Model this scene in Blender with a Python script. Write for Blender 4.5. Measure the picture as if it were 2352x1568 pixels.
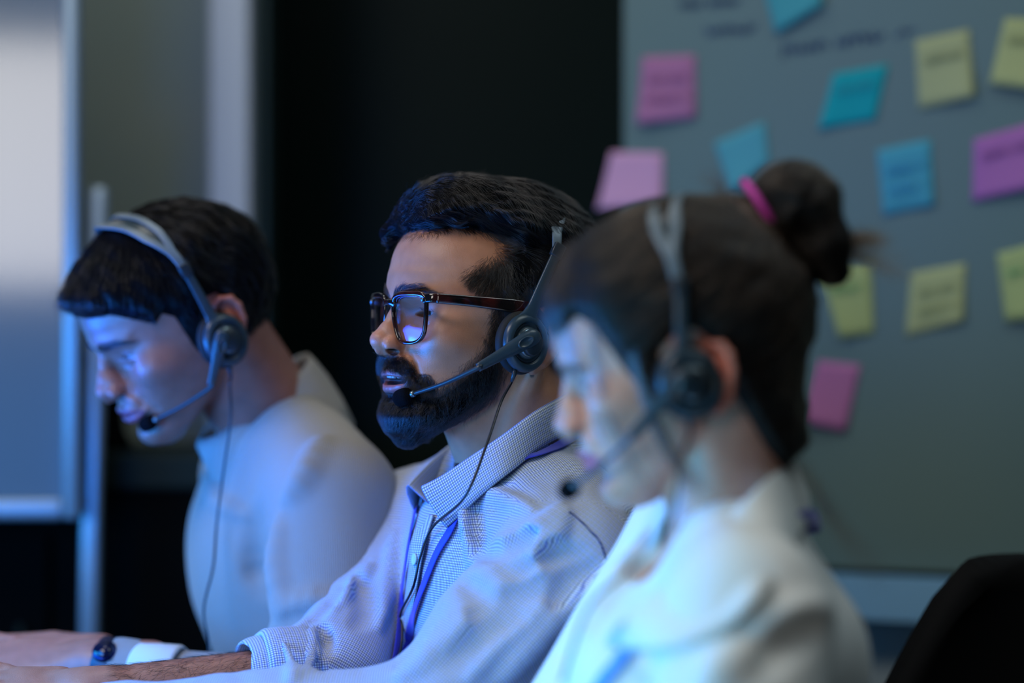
import bpy, math, random
import numpy as np
from mathutils import Vector, Matrix

S = bpy.context.scene
C = S.collection
for o in list(bpy.data.objects):
    bpy.data.objects.remove(o)

# ---------------------------------------------------------------- camera
CAM_Z = 1.10
FPX = 4900.0                       # focal length in pixels of the 2352 px wide frame
cd = bpy.data.cameras.new('camera')
cam = bpy.data.objects.new('camera', cd)
C.objects.link(cam)
cam.location = (0, 0, CAM_Z)
cam.rotation_euler = (math.pi/2, 0, 0)
cd.sensor_width = 36.0
cd.lens = FPX/2352*36
cd.clip_start = 0.05
cd.dof.use_dof = True
cd.dof.focus_distance = 1.95
cd.dof.aperture_fstop = 1.5
S.camera = cam

# ---------------------------------------------------------------- world, lights, exposure
S.view_settings.view_transform = 'Standard'
S.view_settings.look = 'None'
S.view_settings.gamma = 1.0
S.view_settings.exposure = 0.0
w = bpy.data.worlds.new('World'); S.world = w
w.use_nodes = True
w.node_tree.nodes['Background'].inputs[0].default_value = (0.34, 0.45, 0.44, 1)
w.node_tree.nodes['Background'].inputs[1].default_value = 0.06

def area(name, loc, target, size, energy, color, size_y=None, spread=None):
    l = bpy.data.lights.new(name, 'AREA')
    l.energy = energy; l.color = color; l.size = size
    if size_y: l.shape = 'RECTANGLE'; l.size_y = size_y
    if spread: l.spread = math.radians(spread)
    o = bpy.data.objects.new(name, l); C.objects.link(o)
    o.location = loc
    d = Vector(target)-Vector(loc)
    o.rotation_euler = d.to_track_quat('-Z', 'Y').to_euler()
    return o
# overhead office panels (soft, slightly warm-neutral), plus the added lamps marked below
area('added_rear_light', (-2.1, -2.3, 1.76), (-1.2, 2.0, 1.5), 1.7, 26, (1.0, 0.95, 0.90), 0.9)  # added unseen lamp, sized for the bright patch reflected in the whiteboard
area('overhead_light', (-1.15, 1.15, 2.6), (-0.1, 2.0, 1.0), 1.2, 22, (1.0, 0.92, 0.85), 0.6)
area('overhead_light', (0.9, 1.6, 2.65), (0.9, 1.9, 0.0), 1.2, 8, (0.85, 0.97, 1.0), 0.6)
area('overhead_light', (-0.55, 2.45, 2.65), (-0.75, 3.1, 1.0), 0.8, 7, (1.0, 0.97, 0.92), 0.6)  # added overhead lamp that brightens the pillar
# the blue computer screens the three look at (left of the frame, low), and an added blue fill
area('screen_light_middle', (-0.62, 1.78, 0.93), (-0.05, 2.02, 0.92), 0.45, 6.2, (0.010, 0.24, 1.0), 0.26)
area('added_blue_fill', (-0.72, 2.10, 0.98), (-0.10, 2.02, 1.18), 0.34, 1.0, (0.02, 0.10, 1.0), 0.22, 70)  # added blue lamp to tint the front hair, not a screen
area('screen_light_far', (-1.12, 2.12, 0.88), (-0.35, 2.4, 0.92), 0.45, 6.4, (0.02, 0.36, 1.0), 0.26)
area('screen_light_near', (-0.36, 1.34, 0.90), (0.12, 1.56, 0.93), 0.45, 0.85, (0.10, 0.58, 1.0), 0.26, 90)

# ---------------------------------------------------------------- small helpers
def sl(v):                         # sRGB 0-255 -> linear
    r = []
    for c in v:
        c = c/255.0
        r.append(c/12.92 if c <= 0.04045 else ((c+0.055)/1.055)**2.4)
    return tuple(r)

def px(u, v, Y):                   # the point at depth Y (m) seen at pixel u,v of the 2352x1568 frame
    return np.array([(u-1176)*Y/FPX, Y, CAM_Z-(v-784)*Y/FPX])

def mat(name, color=(0.5, 0.5, 0.5), rough=0.5, metal=0.0, spec=0.5, **k):
    m = bpy.data.materials.new(name); m.use_nodes = True
    b = m.node_tree.nodes['Principled BSDF']
    b.inputs['Base Color'].default_value = (*color, 1)
    b.inputs['Roughness'].default_value = rough
    b.inputs['Metallic'].default_value = metal
    b.inputs['Specular IOR Level'].default_value = spec
    for kk, vv in k.items():
        b.inputs[kk.replace('_', ' ')].default_value = vv
    return m

def nodes(m):
    nt = m.node_tree
    return nt, nt.nodes, nt.links, nt.nodes['Principled BSDF']

def noise_bump(m, scale=200, strength=0.1, dist=0.001, coord='Object', detail=3):
    nt, N, L, b = nodes(m)
    tc = N.new('ShaderNodeTexCoord'); nz = N.new('ShaderNodeTexNoise'); bp = N.new('ShaderNodeBump')
    nz.inputs['Scale'].default_value = scale; nz.inputs['Detail'].default_value = detail
    bp.inputs['Strength'].default_value = strength; bp.inputs['Distance'].default_value = dist
    L.new(tc.outputs[coord], nz.inputs['Vector']); L.new(nz.outputs[0], bp.inputs['Height'])
    L.new(bp.outputs[0], b.inputs['Normal'])
    return m

def noise_tint(m, c1, c2, scale=10, detail=3, lo=0.35, hi=0.65):
    nt, N, L, b = nodes(m)
    tc = N.new('ShaderNodeTexCoord'); nz = N.new('ShaderNodeTexNoise'); r = N.new('ShaderNodeValToRGB')
    nz.inputs['Scale'].default_value = scale; nz.inputs['Detail'].default_value = detail
    r.color_ramp.elements[0].position = lo; r.color_ramp.elements[0].color = (*c1, 1)
    r.color_ramp.elements[1].position = hi; r.color_ramp.elements[1].color = (*c2, 1)
    L.new(tc.outputs['Object'], nz.inputs['Vector']); L.new(nz.outputs[0], r.inputs[0])
    L.new(r.outputs[0], b.inputs['Base Color'])
    return m

def tag(o, label=None, cat=None, group=None, kind=None):
    if label: o['label'] = label
    if cat: o['category'] = cat
    if group: o['group'] = group
    if kind: o['kind'] = kind
    return o

def empty(name, loc=(0, 0, 0), parent=None):
    o = bpy.data.objects.new(name, None); C.objects.link(o)
    o.location = loc; o.empty_display_size = 0.02
    if parent: o.parent = parent
    return o

def meshobj(name, V, F, material=None, parent=None, smooth=True, col=None, uv=None, origin=None):
    """V in metres (world), F: (n,4) / (n,3) array or list of lists."""
    V = np.asarray(V, dtype=np.float64)
    me = bpy.data.meshes.new(name)
    if origin is not None:
        V = V-np.asarray(origin)[None]
    if isinstance(F, np.ndarray):
        nv = len(V); nf, k = F.shape
        me.vertices.add(nv); me.loops.add(nf*k); me.polygons.add(nf)
        me.vertices.foreach_set('co', V.astype(np.float32).ravel())
        me.loops.foreach_set('vertex_index', F.astype(np.int32).ravel())
        me.polygons.foreach_set('loop_start', np.arange(0, nf*k, k, dtype=np.int32))
        me.update(calc_edges=True)
    else:
        me.from_pydata([tuple(v) for v in V], [], [list(map(int, f)) for f in F])
    me.validate()
    me.polygons.foreach_set('use_smooth', np.full(len(me.polygons), smooth))
    if col is not None:
        a = me.color_attributes.new('Col', 'FLOAT_COLOR', 'POINT')
        c4 = np.ones((len(V), 4), np.float32); c4[:, :3] = col
        a.data.foreach_set('color', c4.ravel())
    if uv is not None:
        l = me.uv_layers.new(name='UVMap')
        l.data.foreach_set('uv', np.asarray(uv, np.float32).ravel())
    me.update()
    if material: me.materials.append(material)
    o = bpy.data.objects.new(name, me); C.objects.link(o)
    if origin is not None: o.location = tuple(origin)
    if parent is not None:
        o.parent = parent
        if origin is None:
            o.matrix_parent_inverse = parent_world(parent).inverted()
    return o

def parent_world(p):
    M = Matrix.Translation(p.location) @ p.rotation_euler.to_matrix().to_4x4()
    if p.parent is not None:
        M = parent_world(p.parent) @ p.matrix_parent_inverse @ M
    return M

class MB:                          # a mesh builder (lists of verts and faces)
    def __init__(s): s.V = []; s.F = []
    def add(s, V, F):
        n = len(s.V); s.V += [tuple(map(float, v)) for v in V]; s.F += [[i+n for i in f] for f in F]; return s
    def map(s, fn):
        s.V = [tuple(v) for v in fn(np.array(s.V))]; return s
    def obj(s, name, m, parent=None, smooth=True, origin=None):
        return meshobj(name, np.array(s.V), s.F, m, parent, smooth, origin=origin)

def catmull(P, n=8, closed=False):
    P = np.asarray(P, float); out = []
    k = len(P)
    seg = k if closed else k-1
    for i in range(seg):
        if closed: a, b, c, d = P[(i-1) % k], P[i], P[(i+1) % k], P[(i+2) % k]
        else: a, b, c, d = P[max(i-1, 0)], P[i], P[i+1], P[min(i+2, k-1)]
        for t in np.linspace(0, 1, n, endpoint=False):
            out.append(0.5*((2*b)+(-a+c)*t+(2*a-5*b+4*c-d)*t*t+(-a+3*b-3*c+d)*t**3))
    if not closed: out.append(P[-1])
    return np.array(out)

def frames(P, closed=False, up=None):
    P = np.asarray(P, float)
    if closed: T = np.roll(P, -1, 0)-np.roll(P, 1, 0)
    else: T = np.gradient(P, axis=0)
    T /= np.linalg.norm(T, axis=1)[:, None]+1e-12
    N = np.zeros_like(P)
    if up is not None:
        up = np.asarray(up, float)
        U = np.broadcast_to(up, P.shape)
        N = U-T*(U*T).sum(1)[:, None]
        N /= np.linalg.norm(N, axis=1)[:, None]+1e-12
    else:
        a = np.array([0, 0, 1.0]) if abs(T[0][2]) < 0.9 else np.array([1.0, 0, 0])
        n = a-T[0]*a.dot(T[0]); n /= np.linalg.norm(n); N[0] = n
        for i in range(1, len(P)):
            n = n-T[i]*n.dot(T[i]); n /= np.linalg.norm(n)+1e-12; N[i] = n
    B = np.cross(T, N)
    return T, N, B

def sweep(P, prof, closed=False, up=None, scale=None, cap=True):
    """sweep a closed 2-D profile (list of (n,b)) along P; scale: per point (sn,sb) or scalar."""
    P = np.asarray(P, float); T, N, B = frames(P, closed, up)
    prof = np.asarray(prof, float); k = len(prof); V = []
    for i in range(len(P)):
        s = (1, 1) if scale is None else (scale[i] if np.ndim(scale[i]) else (scale[i], scale[i]))
        for a, b in prof: V.append(P[i]+N[i]*a*s[0]+B[i]*b*s[1])
    F = []; n = len(P)
    for i in range(n if closed else n-1):
        j = (i+1) % n
        for q in range(k):
            r = (q+1) % k
            F.append([i*k+q, i*k+r, j*k+r, j*k+q])
    if cap and not closed:
        F.append(list(range(k))[::-1]); F.append([(n-1)*k+q for q in range(k)])
    return V, F

def circ(r, n=10, r2=None):
    r2 = r if r2 is None else r2
    return [(r*math.cos(2*math.pi*i/n), r2*math.sin(2*math.pi*i/n)) for i in range(n)]

def rrect(w, h, r, n=3):
    out = []
    for cx, cy, a0 in ((w/2-r, h/2-r, 0), (-w/2+r, h/2-r, 90), (-w/2+r, -h/2+r, 180), (w/2-r, -h/2+r, 270)):
        for i in range(n+1):
            a = math.radians(a0+90*i/n); out.append((cx+r*math.cos(a), cy+r*math.sin(a)))
    return out

def tube(P, r, n=10, closed=False):
    sc = None if np.ndim(r) == 0 else list(r)
    rr = r if np.ndim(r) == 0 else 1.0
    return sweep(P, circ(rr, n), closed, None, sc)

def lathe(prof, n=40):             # prof: (r, h); axis = local z
    V = []; F = []
    for r, h in prof:
        for i in range(n):
            a = 2*math.pi*i/n; V.append((r*math.cos(a), r*math.sin(a), h))
    for j in range(len(prof)-1):
        for i in range(n):
            k = (i+1) % n
            F.append([j*n+i, j*n+k, (j+1)*n+k, (j+1)*n+i])
    F.append(list(range(n))[::-1]); F.append([(len(prof)-1)*n+i for i in range(n)])
    return V, F

def box(c, s, R=None, bev=0.0, nb=2):
    c = np.asarray(c, float); s = np.asarray(s, float)/2
    if bev <= 0:
        V = np.array([(x, y, z) for x in (-1, 1) for y in (-1, 1) for z in (-1, 1)])*s
        F = [[0, 1, 3, 2], [4, 6, 7, 5], [0, 4, 5, 1], [2, 3, 7, 6], [0, 2, 6, 4], [1, 5, 7, 3]]
    else:
        prof = rrect(2*s[0], 2*s[1], min(bev*1.5, s[0]*.99, s[1]*.99), nb+1)
        k = len(prof); V = []; F = []
        lv = [(-s[2], bev), (-s[2]+bev*.3, bev*.3), (-s[2]+bev, 0), (s[2]-bev, 0), (s[2]-bev*.3, bev*.3), (s[2], bev)]
        for z, ins in lv:
            for a, b in prof:
                V.append((a*(1-ins/s[0]), b*(1-ins/s[1]), z))
        for i in range(len(lv)-1):
            for q in range(k):
                r = (q+1) % k; F.append([i*k+q, i*k+r, (i+1)*k+r, (i+1)*k+q])
        F.append(list(range(k))[::-1]); F.append([(len(lv)-1)*k+q for q in range(k)])
        V = np.array(V)
    if R is not None: V = V @ np.asarray(R, float).T
    return V+c, F

def sheet(G, th, name, m, parent=None, uvs=None, closed_u=False, smooth=True):
    """a cloth sheet: grid G (nu,nv,3) of points in metres with real thickness th and rounded rim; uvs (nu,nv,2)"""
    G = np.asarray(G, float); nu, nv = G.shape[:2]
    if closed_u:
        du = np.roll(G, -1, 0)-np.roll(G, 1, 0)
    else:
        du = np.gradient(G, axis=0)
    dv = np.gradient(G, axis=1)
    Nn = np.cross(du, dv); Nn /= np.linalg.norm(Nn, axis=2)[..., None]+1e-12
    A = G+Nn*th/2; Bk = G-Nn*th/2
    V = np.concatenate([A.reshape(-1, 3), Bk.reshape(-1, 3)]); F = []; U = []
    off = nu*nv
    if uvs is None:
        uu, vv = np.meshgrid(np.arange(nu), np.arange(nv), indexing='ij'); uvs = np.stack([uu, vv], 2)/10.0
    W = uvs.reshape(-1, 2)
    def f(*ix):
        F.append(list(ix)); U.extend([W[i % off] for i in ix])
    R = nu if closed_u else nu-1
    for i in range(R):
        a = i; b = (i+1) % nu
        for j in range(nv-1):
            f(a*nv+j, b*nv+j, b*nv+j+1, a*nv+j+1)
            f(off+a*nv+j, off+a*nv+j+1, off+b*nv+j+1, off+b*nv+j)
        f(a*nv, off+a*nv, off+b*nv, b*nv); f(a*nv+nv-1, b*nv+nv-1, off+b*nv+nv-1, off+a*nv+nv-1)
    if not closed_u:
        for j in range(nv-1):
            f(j, j+1, off+j+1, off+j)
            q = (nu-1)*nv
            f(q+j, off+q+j, off+q+j+1, q+j+1)
    return meshobj(name, V, np.array(F), m, parent, smooth, uv=np.array(U))

# ---------------------------------------------------------------- signed distance modelling (millimetres)
f32 = np.float32
def smin(a, b, k):
    h = np.clip(0.5+0.5*(b-a)/k, 0, 1)
    return b*(1-h)+a*h-k*h*(1-h)
def smax(a, b, k): return -smin(-a, -b, k)
def ell(P, c, r, R=None):
    q = P-np.asarray(c, f32)
    if R is not None: q = q @ np.asarray(R, f32)      # columns = local axes
    r = np.asarray(r, f32)
    k0 = np.sqrt(((q/r)**2).sum(1)); k1 = np.sqrt(((q/(r*r))**2).sum(1))
    return k0*(k0-1.0)/np.maximum(k1, 1e-6)
def sph(P, c, r):
    q = P-np.asarray(c, f32); return np.sqrt((q*q).sum(1))-r
def cap(P, a, b, ra, rb=None):
    rb = ra if rb is None else rb
    a = np.asarray(a, f32); b = np.asarray(b, f32); ba = b-a
    pa = P-a; h = np.clip((pa @ ba)/max(float(ba @ ba), 1e-9), 0, 1)
    d = pa-h[:, None]*ba
    return np.sqrt((d*d).sum(1))-(ra+(rb-ra)*h)
def ecap(P, a, b, ra, rb, axis, flat):
    """capsule whose section is squeezed along 'axis' by factor flat (<1 thinner)"""
    a = np.asarray(a, f32); b = np.asarray(b, f32); ba = b-a
    ax = np.asarray(axis, float); t = (b-a)/np.linalg.norm(b-a); ax = ax-t*ax.dot(t); ax /= np.linalg.norm(ax)
    ax = ax.astype(f32)
    pa = P-a; h = np.clip((pa @ ba)/max(float(ba @ ba), 1e-9), 0, 1)
    d = pa-h[:, None]*ba
    e = d @ ax
    d = d+ax[None]*(e*(1/flat-1))[:, None]
    return (np.sqrt((d*d).sum(1))-(ra+(rb-ra)*h))*min(1.0, (1+flat)/2)
def chain(P, pts, rs, k=2.0):
    f = None
    for i in range(len(pts)-1):
        d = cap(P, pts[i], pts[i+1], rs[i], rs[i+1])
        f = d if f is None else smin(f, d, k)
    return f
def rotm(rx=0, ry=0, rz=0):
    return np.array((Matrix.Rotation(math.radians(rz), 3, 'Z') @ Matrix.Rotation(math.radians(ry), 3, 'Y') @ Matrix.Rotation(math.radians(rx), 3, 'X')))
def sstep(a, b, x):
    t = np.clip((x-a)/(b-a), 0, 1); return t*t*(3-2*t)
def wob(P, s, seed=0, o=3):        # cheap smooth pseudo noise, about -1..1
    r = np.random.RandomState(seed); f = np.zeros(len(P), f32); amp = 1.0; tot = 0
    for _ in range(o):
        for _ in range(3):
            d = r.normal(size=3); d /= np.linalg.norm(d)
            f += amp*np.sin(P @ (d*s).astype(f32)*6.283+r.uniform(0, 6.28))
        tot += amp*1.8; s *= 1.9; amp *= 0.55
    return f/tot

def evalf(f, P, n=400000):
    return np.concatenate([f(P[i:i+n]) for i in range(0, len(P), n)]) if len(P) > n else f(P)

def grad(f, P, e):
    g = np.zeros_like(P)
    for k in ((1, -1, -1), (-1, -1, 1), (-1, 1, -1), (1, 1, 1)):
        kk = np.array(k, f32); g += kk*evalf(f, P+kk*e)[:, None]
    return g/(4*e)

def nets(f, lo, hi, h, proj=2, slack=1.7):
    """surface nets on the band around f = 0; returns V (mm), F quads"""
    lo = np.asarray(lo, float); hi = np.asarray(hi, float); B = 8
    nb = np.ceil((hi-lo)/(h*B)).astype(int); n = nb*B
    I = np.stack(np.meshgrid(*[np.arange(k) for k in nb], indexing='ij'), -1).reshape(-1, 3)
    cen = (lo+(I*B+(B-1)/2)*h).astype(f32)
    fc = evalf(f, cen)
    V = np.repeat(np.repeat(np.repeat(np.sign(fc).reshape(nb)*1e3, B, 0), B, 1), B, 2).astype(f32)
    keep = np.abs(fc) < h*B*0.87*slack
    K = I[keep]
    loc = np.stack(np.meshgrid(*[np.arange(B)]*3, indexing='ij'), -1).reshape(-1, 3)
    for s in range(0, len(K), 700):
        kk = K[s:s+700]
        ix = (kk[:, None, :]*B+loc[None]).reshape(-1, 3)
        V[ix[:, 0], ix[:, 1], ix[:, 2]] = f((lo+ix*h).astype(f32))
    s = V < 0
    cnt = np.zeros(tuple(n-1), np.int8)
    for a in (0, 1):
        for b in (0, 1):
            for c in (0, 1):
                cnt += s[a:n[0]-1+a, b:n[1]-1+b, c:n[2]-1+c]
    A = np.argwhere((cnt > 0) & (cnt < 8))
    idx = np.full(tuple(n-1), -1, np.int32); idx[A[:, 0], A[:, 1], A[:, 2]] = np.arange(len(A))
    acc = np.zeros((len(A), 3)); m = np.zeros(len(A))
    cor = [(a, b, c) for a in (0, 1) for b in (0, 1) for c in (0, 1)]
    val = {c: V[A[:, 0]+c[0], A[:, 1]+c[1], A[:, 2]+c[2]].astype(float) for c in cor}
    for c in cor:
        for ax in range(3):
            if c[ax] == 0:
                d = list(c); d[ax] = 1; d = tuple(d)
                va, vb = val[c], val[d]; cr = (va < 0) != (vb < 0)
                va = np.clip(va, -3*h, 3*h); vb = np.clip(vb, -3*h, 3*h)
                t = np.where(cr, va/np.where(va-vb == 0, 1, va-vb), 0)
                p = np.zeros((len(A), 3))+np.array(c, float); p[:, ax] += t
                acc[cr] += p[cr]; m[cr] += 1
    P = (lo+(A+acc/m[:, None])*h).astype(f32)
    quads = []
    for ax in range(3):
        o1, o2 = [(1, 2), (2, 0), (0, 1)][ax]
        sl0 = [slice(0, n[q]-1) for q in range(3)]; sl1 = list(sl0); sl1[ax] = slice(1, n[ax])
        E = np.argwhere(s[tuple(sl0)] != s[tuple(sl1)])
        E = E[(E[:, o1] > 0) & (E[:, o2] > 0)]
        e1 = np.zeros(3, int); e1[o1] = 1; e2 = np.zeros(3, int); e2[o2] = 1
        q = [E-e1-e2, E-e2, E, E-e1]
        q = np.stack([idx[x[:, 0], x[:, 1], x[:, 2]] for x in q], 1)
        ins = s[E[:, 0], E[:, 1], E[:, 2]]
        q[~ins] = q[~ins][:, ::-1]
        quads.append(q)
    Q = np.concatenate(quads); Q = Q[(Q >= 0).all(1)]
    for _ in range(proj):
        v = evalf(f, P); g = grad(f, P, h*0.35)
        st = -(v/np.maximum((g*g).sum(1), 0.05))[:, None]*g
        ln = np.linalg.norm(st, axis=1)[:, None]
        P = P+st*np.minimum(1, 0.5*h/np.maximum(ln, 1e-6))
    return P, Q

class Pose:                        # head-local mm -> world mm
    def __init__(s, origin_m, yaw, pitch, roll=0, scale=1.0):
        """yaw: turned towards the camera from a pure left-facing profile; pitch: chin down; local x=forward, y=near side, z=up"""
        a = math.radians(yaw)
        f = np.array([-math.cos(a), -math.sin(a), 0]); n = np.array([math.sin(a), -math.cos(a), 0]); u = np.array([0, 0, 1.0])
        p = math.radians(pitch)
        f2 = f*math.cos(p)-u*math.sin(p); u2 = u*math.cos(p)+f*math.sin(p)
        r = math.radians(roll)
        n3 = n*math.cos(r)+u2*math.sin(r); u3 = u2*math.cos(r)-n*math.sin(r)
        s.M = np.stack([f2, n3, u3], 1)*scale; s.O = np.asarray(origin_m, float)*1000; s.sc = scale
        s.Mi = np.linalg.inv(s.M).astype(f32); s.O32 = s.O.astype(f32)
    def w(s, p): return (np.asarray(p, float) @ s.M.T+s.O)            # mm
    def m(s, p): return s.w(p)/1000.0                                 # metres
    def inv(s, P): return ((P-s.O32) @ s.Mi.T).astype(f32)
# ---------------------------------------------------------------- head shape, local mm: x forward, y to the near side, z up, origin between the ear canals
def interp(z, T, j, smooth=True):
    return np.interp(z, T[:, 0], T[:, j]).astype(f32)
def densify(T):
    T = np.array(T, float); zz = np.linspace(T[0, 0], T[-1, 0], 120); out = [zz]
    for j in range(1, T.shape[1]):
        v = np.interp(zz, T[:, 0], T[:, j])
        k = np.exp(-np.linspace(-2, 2, 9)**2); k /= k.sum()
        v = np.convolve(np.pad(v, 4, mode='edge'), k, 'valid')
        out.append(v)
    return np.stack(out, 1)
#         z    xf   xb    w   xw   n
FACE_M = densify([(-96, 76, 60, 6, 70, 2.0), (-91, 87, 54, 18, 70, 2.0), (-84, 91, 42, 29, 64, 2.1), (-74, 94.5, 24, 40, 52, 2.2), (-62, 95.5, 8, 49, 38, 2.3),
          (-50, 96.5, -4, 55, 30, 2.4), (-38, 99, -10, 60, 24, 2.4), (-24, 99, -12, 64, 20, 2.35), (-8, 94, -12, 67, 18, 2.3), (8, 89, -12, 68, 14, 2.25),
          (22, 88, -10, 67, 10, 2.2), (34, 92, -10, 66, 8, 2.2), (46, 95, -8, 64, 6, 2.15), (60, 90, -5, 58, 5, 2.1), (72, 70, 0, 40, 5, 2.0)])
FACE_F = densify([(-90, 78, 60, 6, 70, 2.0), (-85, 87, 54, 15, 70, 2.0), (-78, 92.5, 42, 25, 64, 2.0), (-69, 93.5, 24, 36, 52, 2.1), (-58, 90.5, 8, 46, 38, 2.2),
          (-48, 92.5, -4, 53, 30, 2.3), (-37, 94.5, -10, 58, 24, 2.3), (-24, 94, -12, 63, 20, 2.3), (-8, 90, -12, 66, 18, 2.25), (8, 86, -12, 67, 14, 2.2),
          (22, 86, -10, 66, 10, 2.2), (34, 89, -10, 65, 8, 2.2), (46, 92, -8, 63, 6, 2.1), (60, 89, -5, 57, 5, 2.1), (72, 70, 0, 40, 5, 2.0)])

def ear_sdf(P, e0=(-2, 70.5, 4), flare=24, es=1.0):
    P = (P-np.asarray(e0, f32))/es+np.asarray(e0, f32); q = P.copy(); q[:, 1] = np.abs(q[:, 1])
    q = q-np.asarray(e0, f32)
    a = math.radians(12)           # u up leaning back, v backward, w outward
    u = np.array([-math.sin(a), 0, math.cos(a)]); v = np.array([-math.cos(a), 0, -math.sin(a)]); w_ = np.array([0, 1.0, 0])
    b = math.radians(flare); v2 = v*math.cos(b)+w_*math.sin(b); w2 = np.cross(u, v2)
    if w2[1] < 0: w2 = -w2
    R = np.stack([u, v2, w2], 1).astype(f32)
    q = q @ R
    H = [(4, 5, 1), (14, 1, 2), (25, 4, 3), (31, 12, 4), (29, 22, 4), (20, 28, 4), (6, 29, 4), (-9, 24, 3), (-20, 17, 2), (-27, 9, 1)]
    f = chain(q, H, [2.2, 3, 3.2, 3.2, 3.4, 3.4, 3.2, 3.2, 4.0, 5.0], 1.5)
    f = smin(f, ell(q, (2, 15, 0), (27, 14, 3.0)), 2.5)
    f = smin(f, chain(q, [(-15, 17, 3), (-3, 20, 4), (9, 19, 4), (19, 14, 3)], [3, 3.2, 3, 2.4], 2), 2.0)
    f = smax(f, -ell(q, (-1, 10, 4), (13, 8, 5.5)), 1.5)
    f = smax(f, -ell(q, (22, 13, 5), (7, 5, 3)), 1.5)
    f = smin(f, ell(q, (-2, 1, 1), (6, 4, 4.5)), 2.5)
    f = smin(f, ell(q, (-25, 8, 1), (8, 7, 4.0)), 2.5)
    return f*es

def head_sdf(P, k, eyelids=True):
    """k: dict of options"""
    x, y, z = P[:, 0], P[:, 1], P[:, 2]
    Q = P.copy(); Q[:, 1] = np.abs(y); ay = Q[:, 1]
    T = k['face']
    f = ell(P, k.get('cr_c', (-4, 0, 47)), k.get('cr_r', (99, 76.5, 86)))
    f = smin(f, ell(P, (30, 0, 66), (64, 62, 52)), 14)
    xf, xb, ww, xw, n = (interp(z, T, j) for j in range(1, 6))
    a = np.where(x > xw, xf-xw, xw-xb)
    rho = ((np.abs(x-xw)/a)**n+(ay/ww)**n)**(1/n)
    g = (rho-1)*np.minimum(ww, 60)*0.85
    g = np.maximum(g, z-T[-1, 0]); g = smax(g, -(z-T[0, 0]), 3)
    f = smin(f, g, 14)
    # cheek bones, brow ridge, chin
    f = smin(f, ell(Q, (58, 43, 0), (24, 17, 16), rotm(0, 0, 30)), 22)
    f = smin(f, ell(Q, (84, 22, 38), (8, 24, 7), rotm(0, 0, 24)), k.get('brow', 9))
    f = smin(f, ell(Q, (k.get('chin', 86), 0, T[0, 0]+21), (14, 19, 13)), 9)
    f = smin(f, ell(Q, (92, 0, -28), (9, 24, 18)), 10)                      # muzzle
    # eye sockets
    eo = k.get('eye', (69.5, 31.5, 20))[0]-69.5
    f = smax(f, -ell(Q, (99+eo*.8, 32, 19), (14, 21, 12.5), rotm(0, 0, 16)), 9)
    nz = k.get('nosez', 0)
    # nose
    nl = k.get('nose', 0.0)
    tip = np.array([113+nl, 0, -7.0+k.get('nosez', 0)])
    f = smin(f, chain(P, [(88, 0, 31), (97+nl*.3, 0, 18), (105+nl*.7, 0, 5), tuple(tip-[1.5, 0, 0])], [7.0, 6.4, 7.2, 9.0], 3), 7)
    f = smin(f, ell(P, (100, 0, -5), (11, 15, 14)), 8)
    f = smin(f, ell(P, tuple(tip), (8.6, 9.4, 8.2)), 3.5)
    f = smin(f, ell(Q, (101.5, 13.2, -12.0+nz), (11, 6.2, 8.2), rotm(0, -14, 8)), 4.0)
    f = smin(f, ell(P, (107, 0, -16.5+nz), (8, 3.2, 5)), 3)
    f = smax(f, -ell(Q, (104.0, 13.4, -17.4+nz), (6.6, 6.2, 3.5), rotm(0, -6, 14)), 1.2)
    # alar crease
    f = smax(f, -chain(Q, [(101, 19.5, -6+nz), (94.5, 20, -13+nz), (94.5, 18.5, -19+nz)], [1.3, 1.8, 1.2], 2), 3)
    # philtrum / nasolabial
    f = smax(f, -cap(P, (110, 0, -23), (108.5, 0, -31), 1.6, 2.2), 3.0)
    f = smax(f, -chain(Q, [(95, 22, -14), (90, 31, -28), (84, 36, -42)], [0.6, 0.8, 0.4], 3), 9)
    # lips
    lo = k.get('open', 1.0)
    mz = k.get('mouthz', -39.0); mx = k.get('mouthx', 0)
    f = smin(f, chain(Q, [(102.2+mx, 0, mz+5.2), (102.4+mx, 4, mz+5.8), (99+mx, 14, mz+3.8), (88.5+mx, 27, mz+0.2)], [4.8, 4.8, 4.2, 1.8], 2), 2.6)
    f = smin(f, chain(Q, [(100.4+mx, 0, mz-5.4-lo), (99.6+mx, 7, mz-5.2-lo), (96.4+mx, 16, mz-4.2-lo*.6), (88.5+mx, 26.5, mz-.4)], [5.8, 5.6, 4.6, 1.8], 2), 3)
    f = smax(f, -ell(P, (101+mx, 0, mz-lo*.4), (16, 26, 0.5+lo*1.25)), 1.6)
    f = smax(f, -ell(P, (105+mx, 0, mz-15.5-lo), (7, 15, 3.2)), 7)          # mentolabial fold
    # eyes
    ec = np.array(k.get('eye', (69.5, 31.5, 20)))
    if eyelids:
        f = smin(f, sph(Q, ec, 13.9), 3.5)
        up, dn = k.get('lids', (4.2, 4.4))
        dy = ay-ec[1]; dz = z-ec[2]+dy*(-0.05)
        cur = np.clip(1-(dy/12.8)**2, 0, 1)
        o = np.maximum(dz-up*cur, -dz-dn*cur)
        o = np.maximum(o, np.abs(dy)-11.8); o = np.maximum(o, ec[0]+3-x)
        f = smax(f, -o, 0.8)
        # lid fold above the eye and bag below
        f = smax(f, -chain(Q, [(86, 22, 11), (85, 32, 8), (78, 43, 12)], [0.1, 0.2, 0.1], 2), 5.0)
    # ears
    ee = np.asarray(k.get('ear', (-2, 70.5, 4)), f32); Pe = P.copy(); Pe[:, 1] = np.abs(Pe[:, 1])
    f = smin(f, ear_sdf(Pe, ee, 24, k.get('ear_size', 1.0)), 3.0)
    return f

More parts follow.
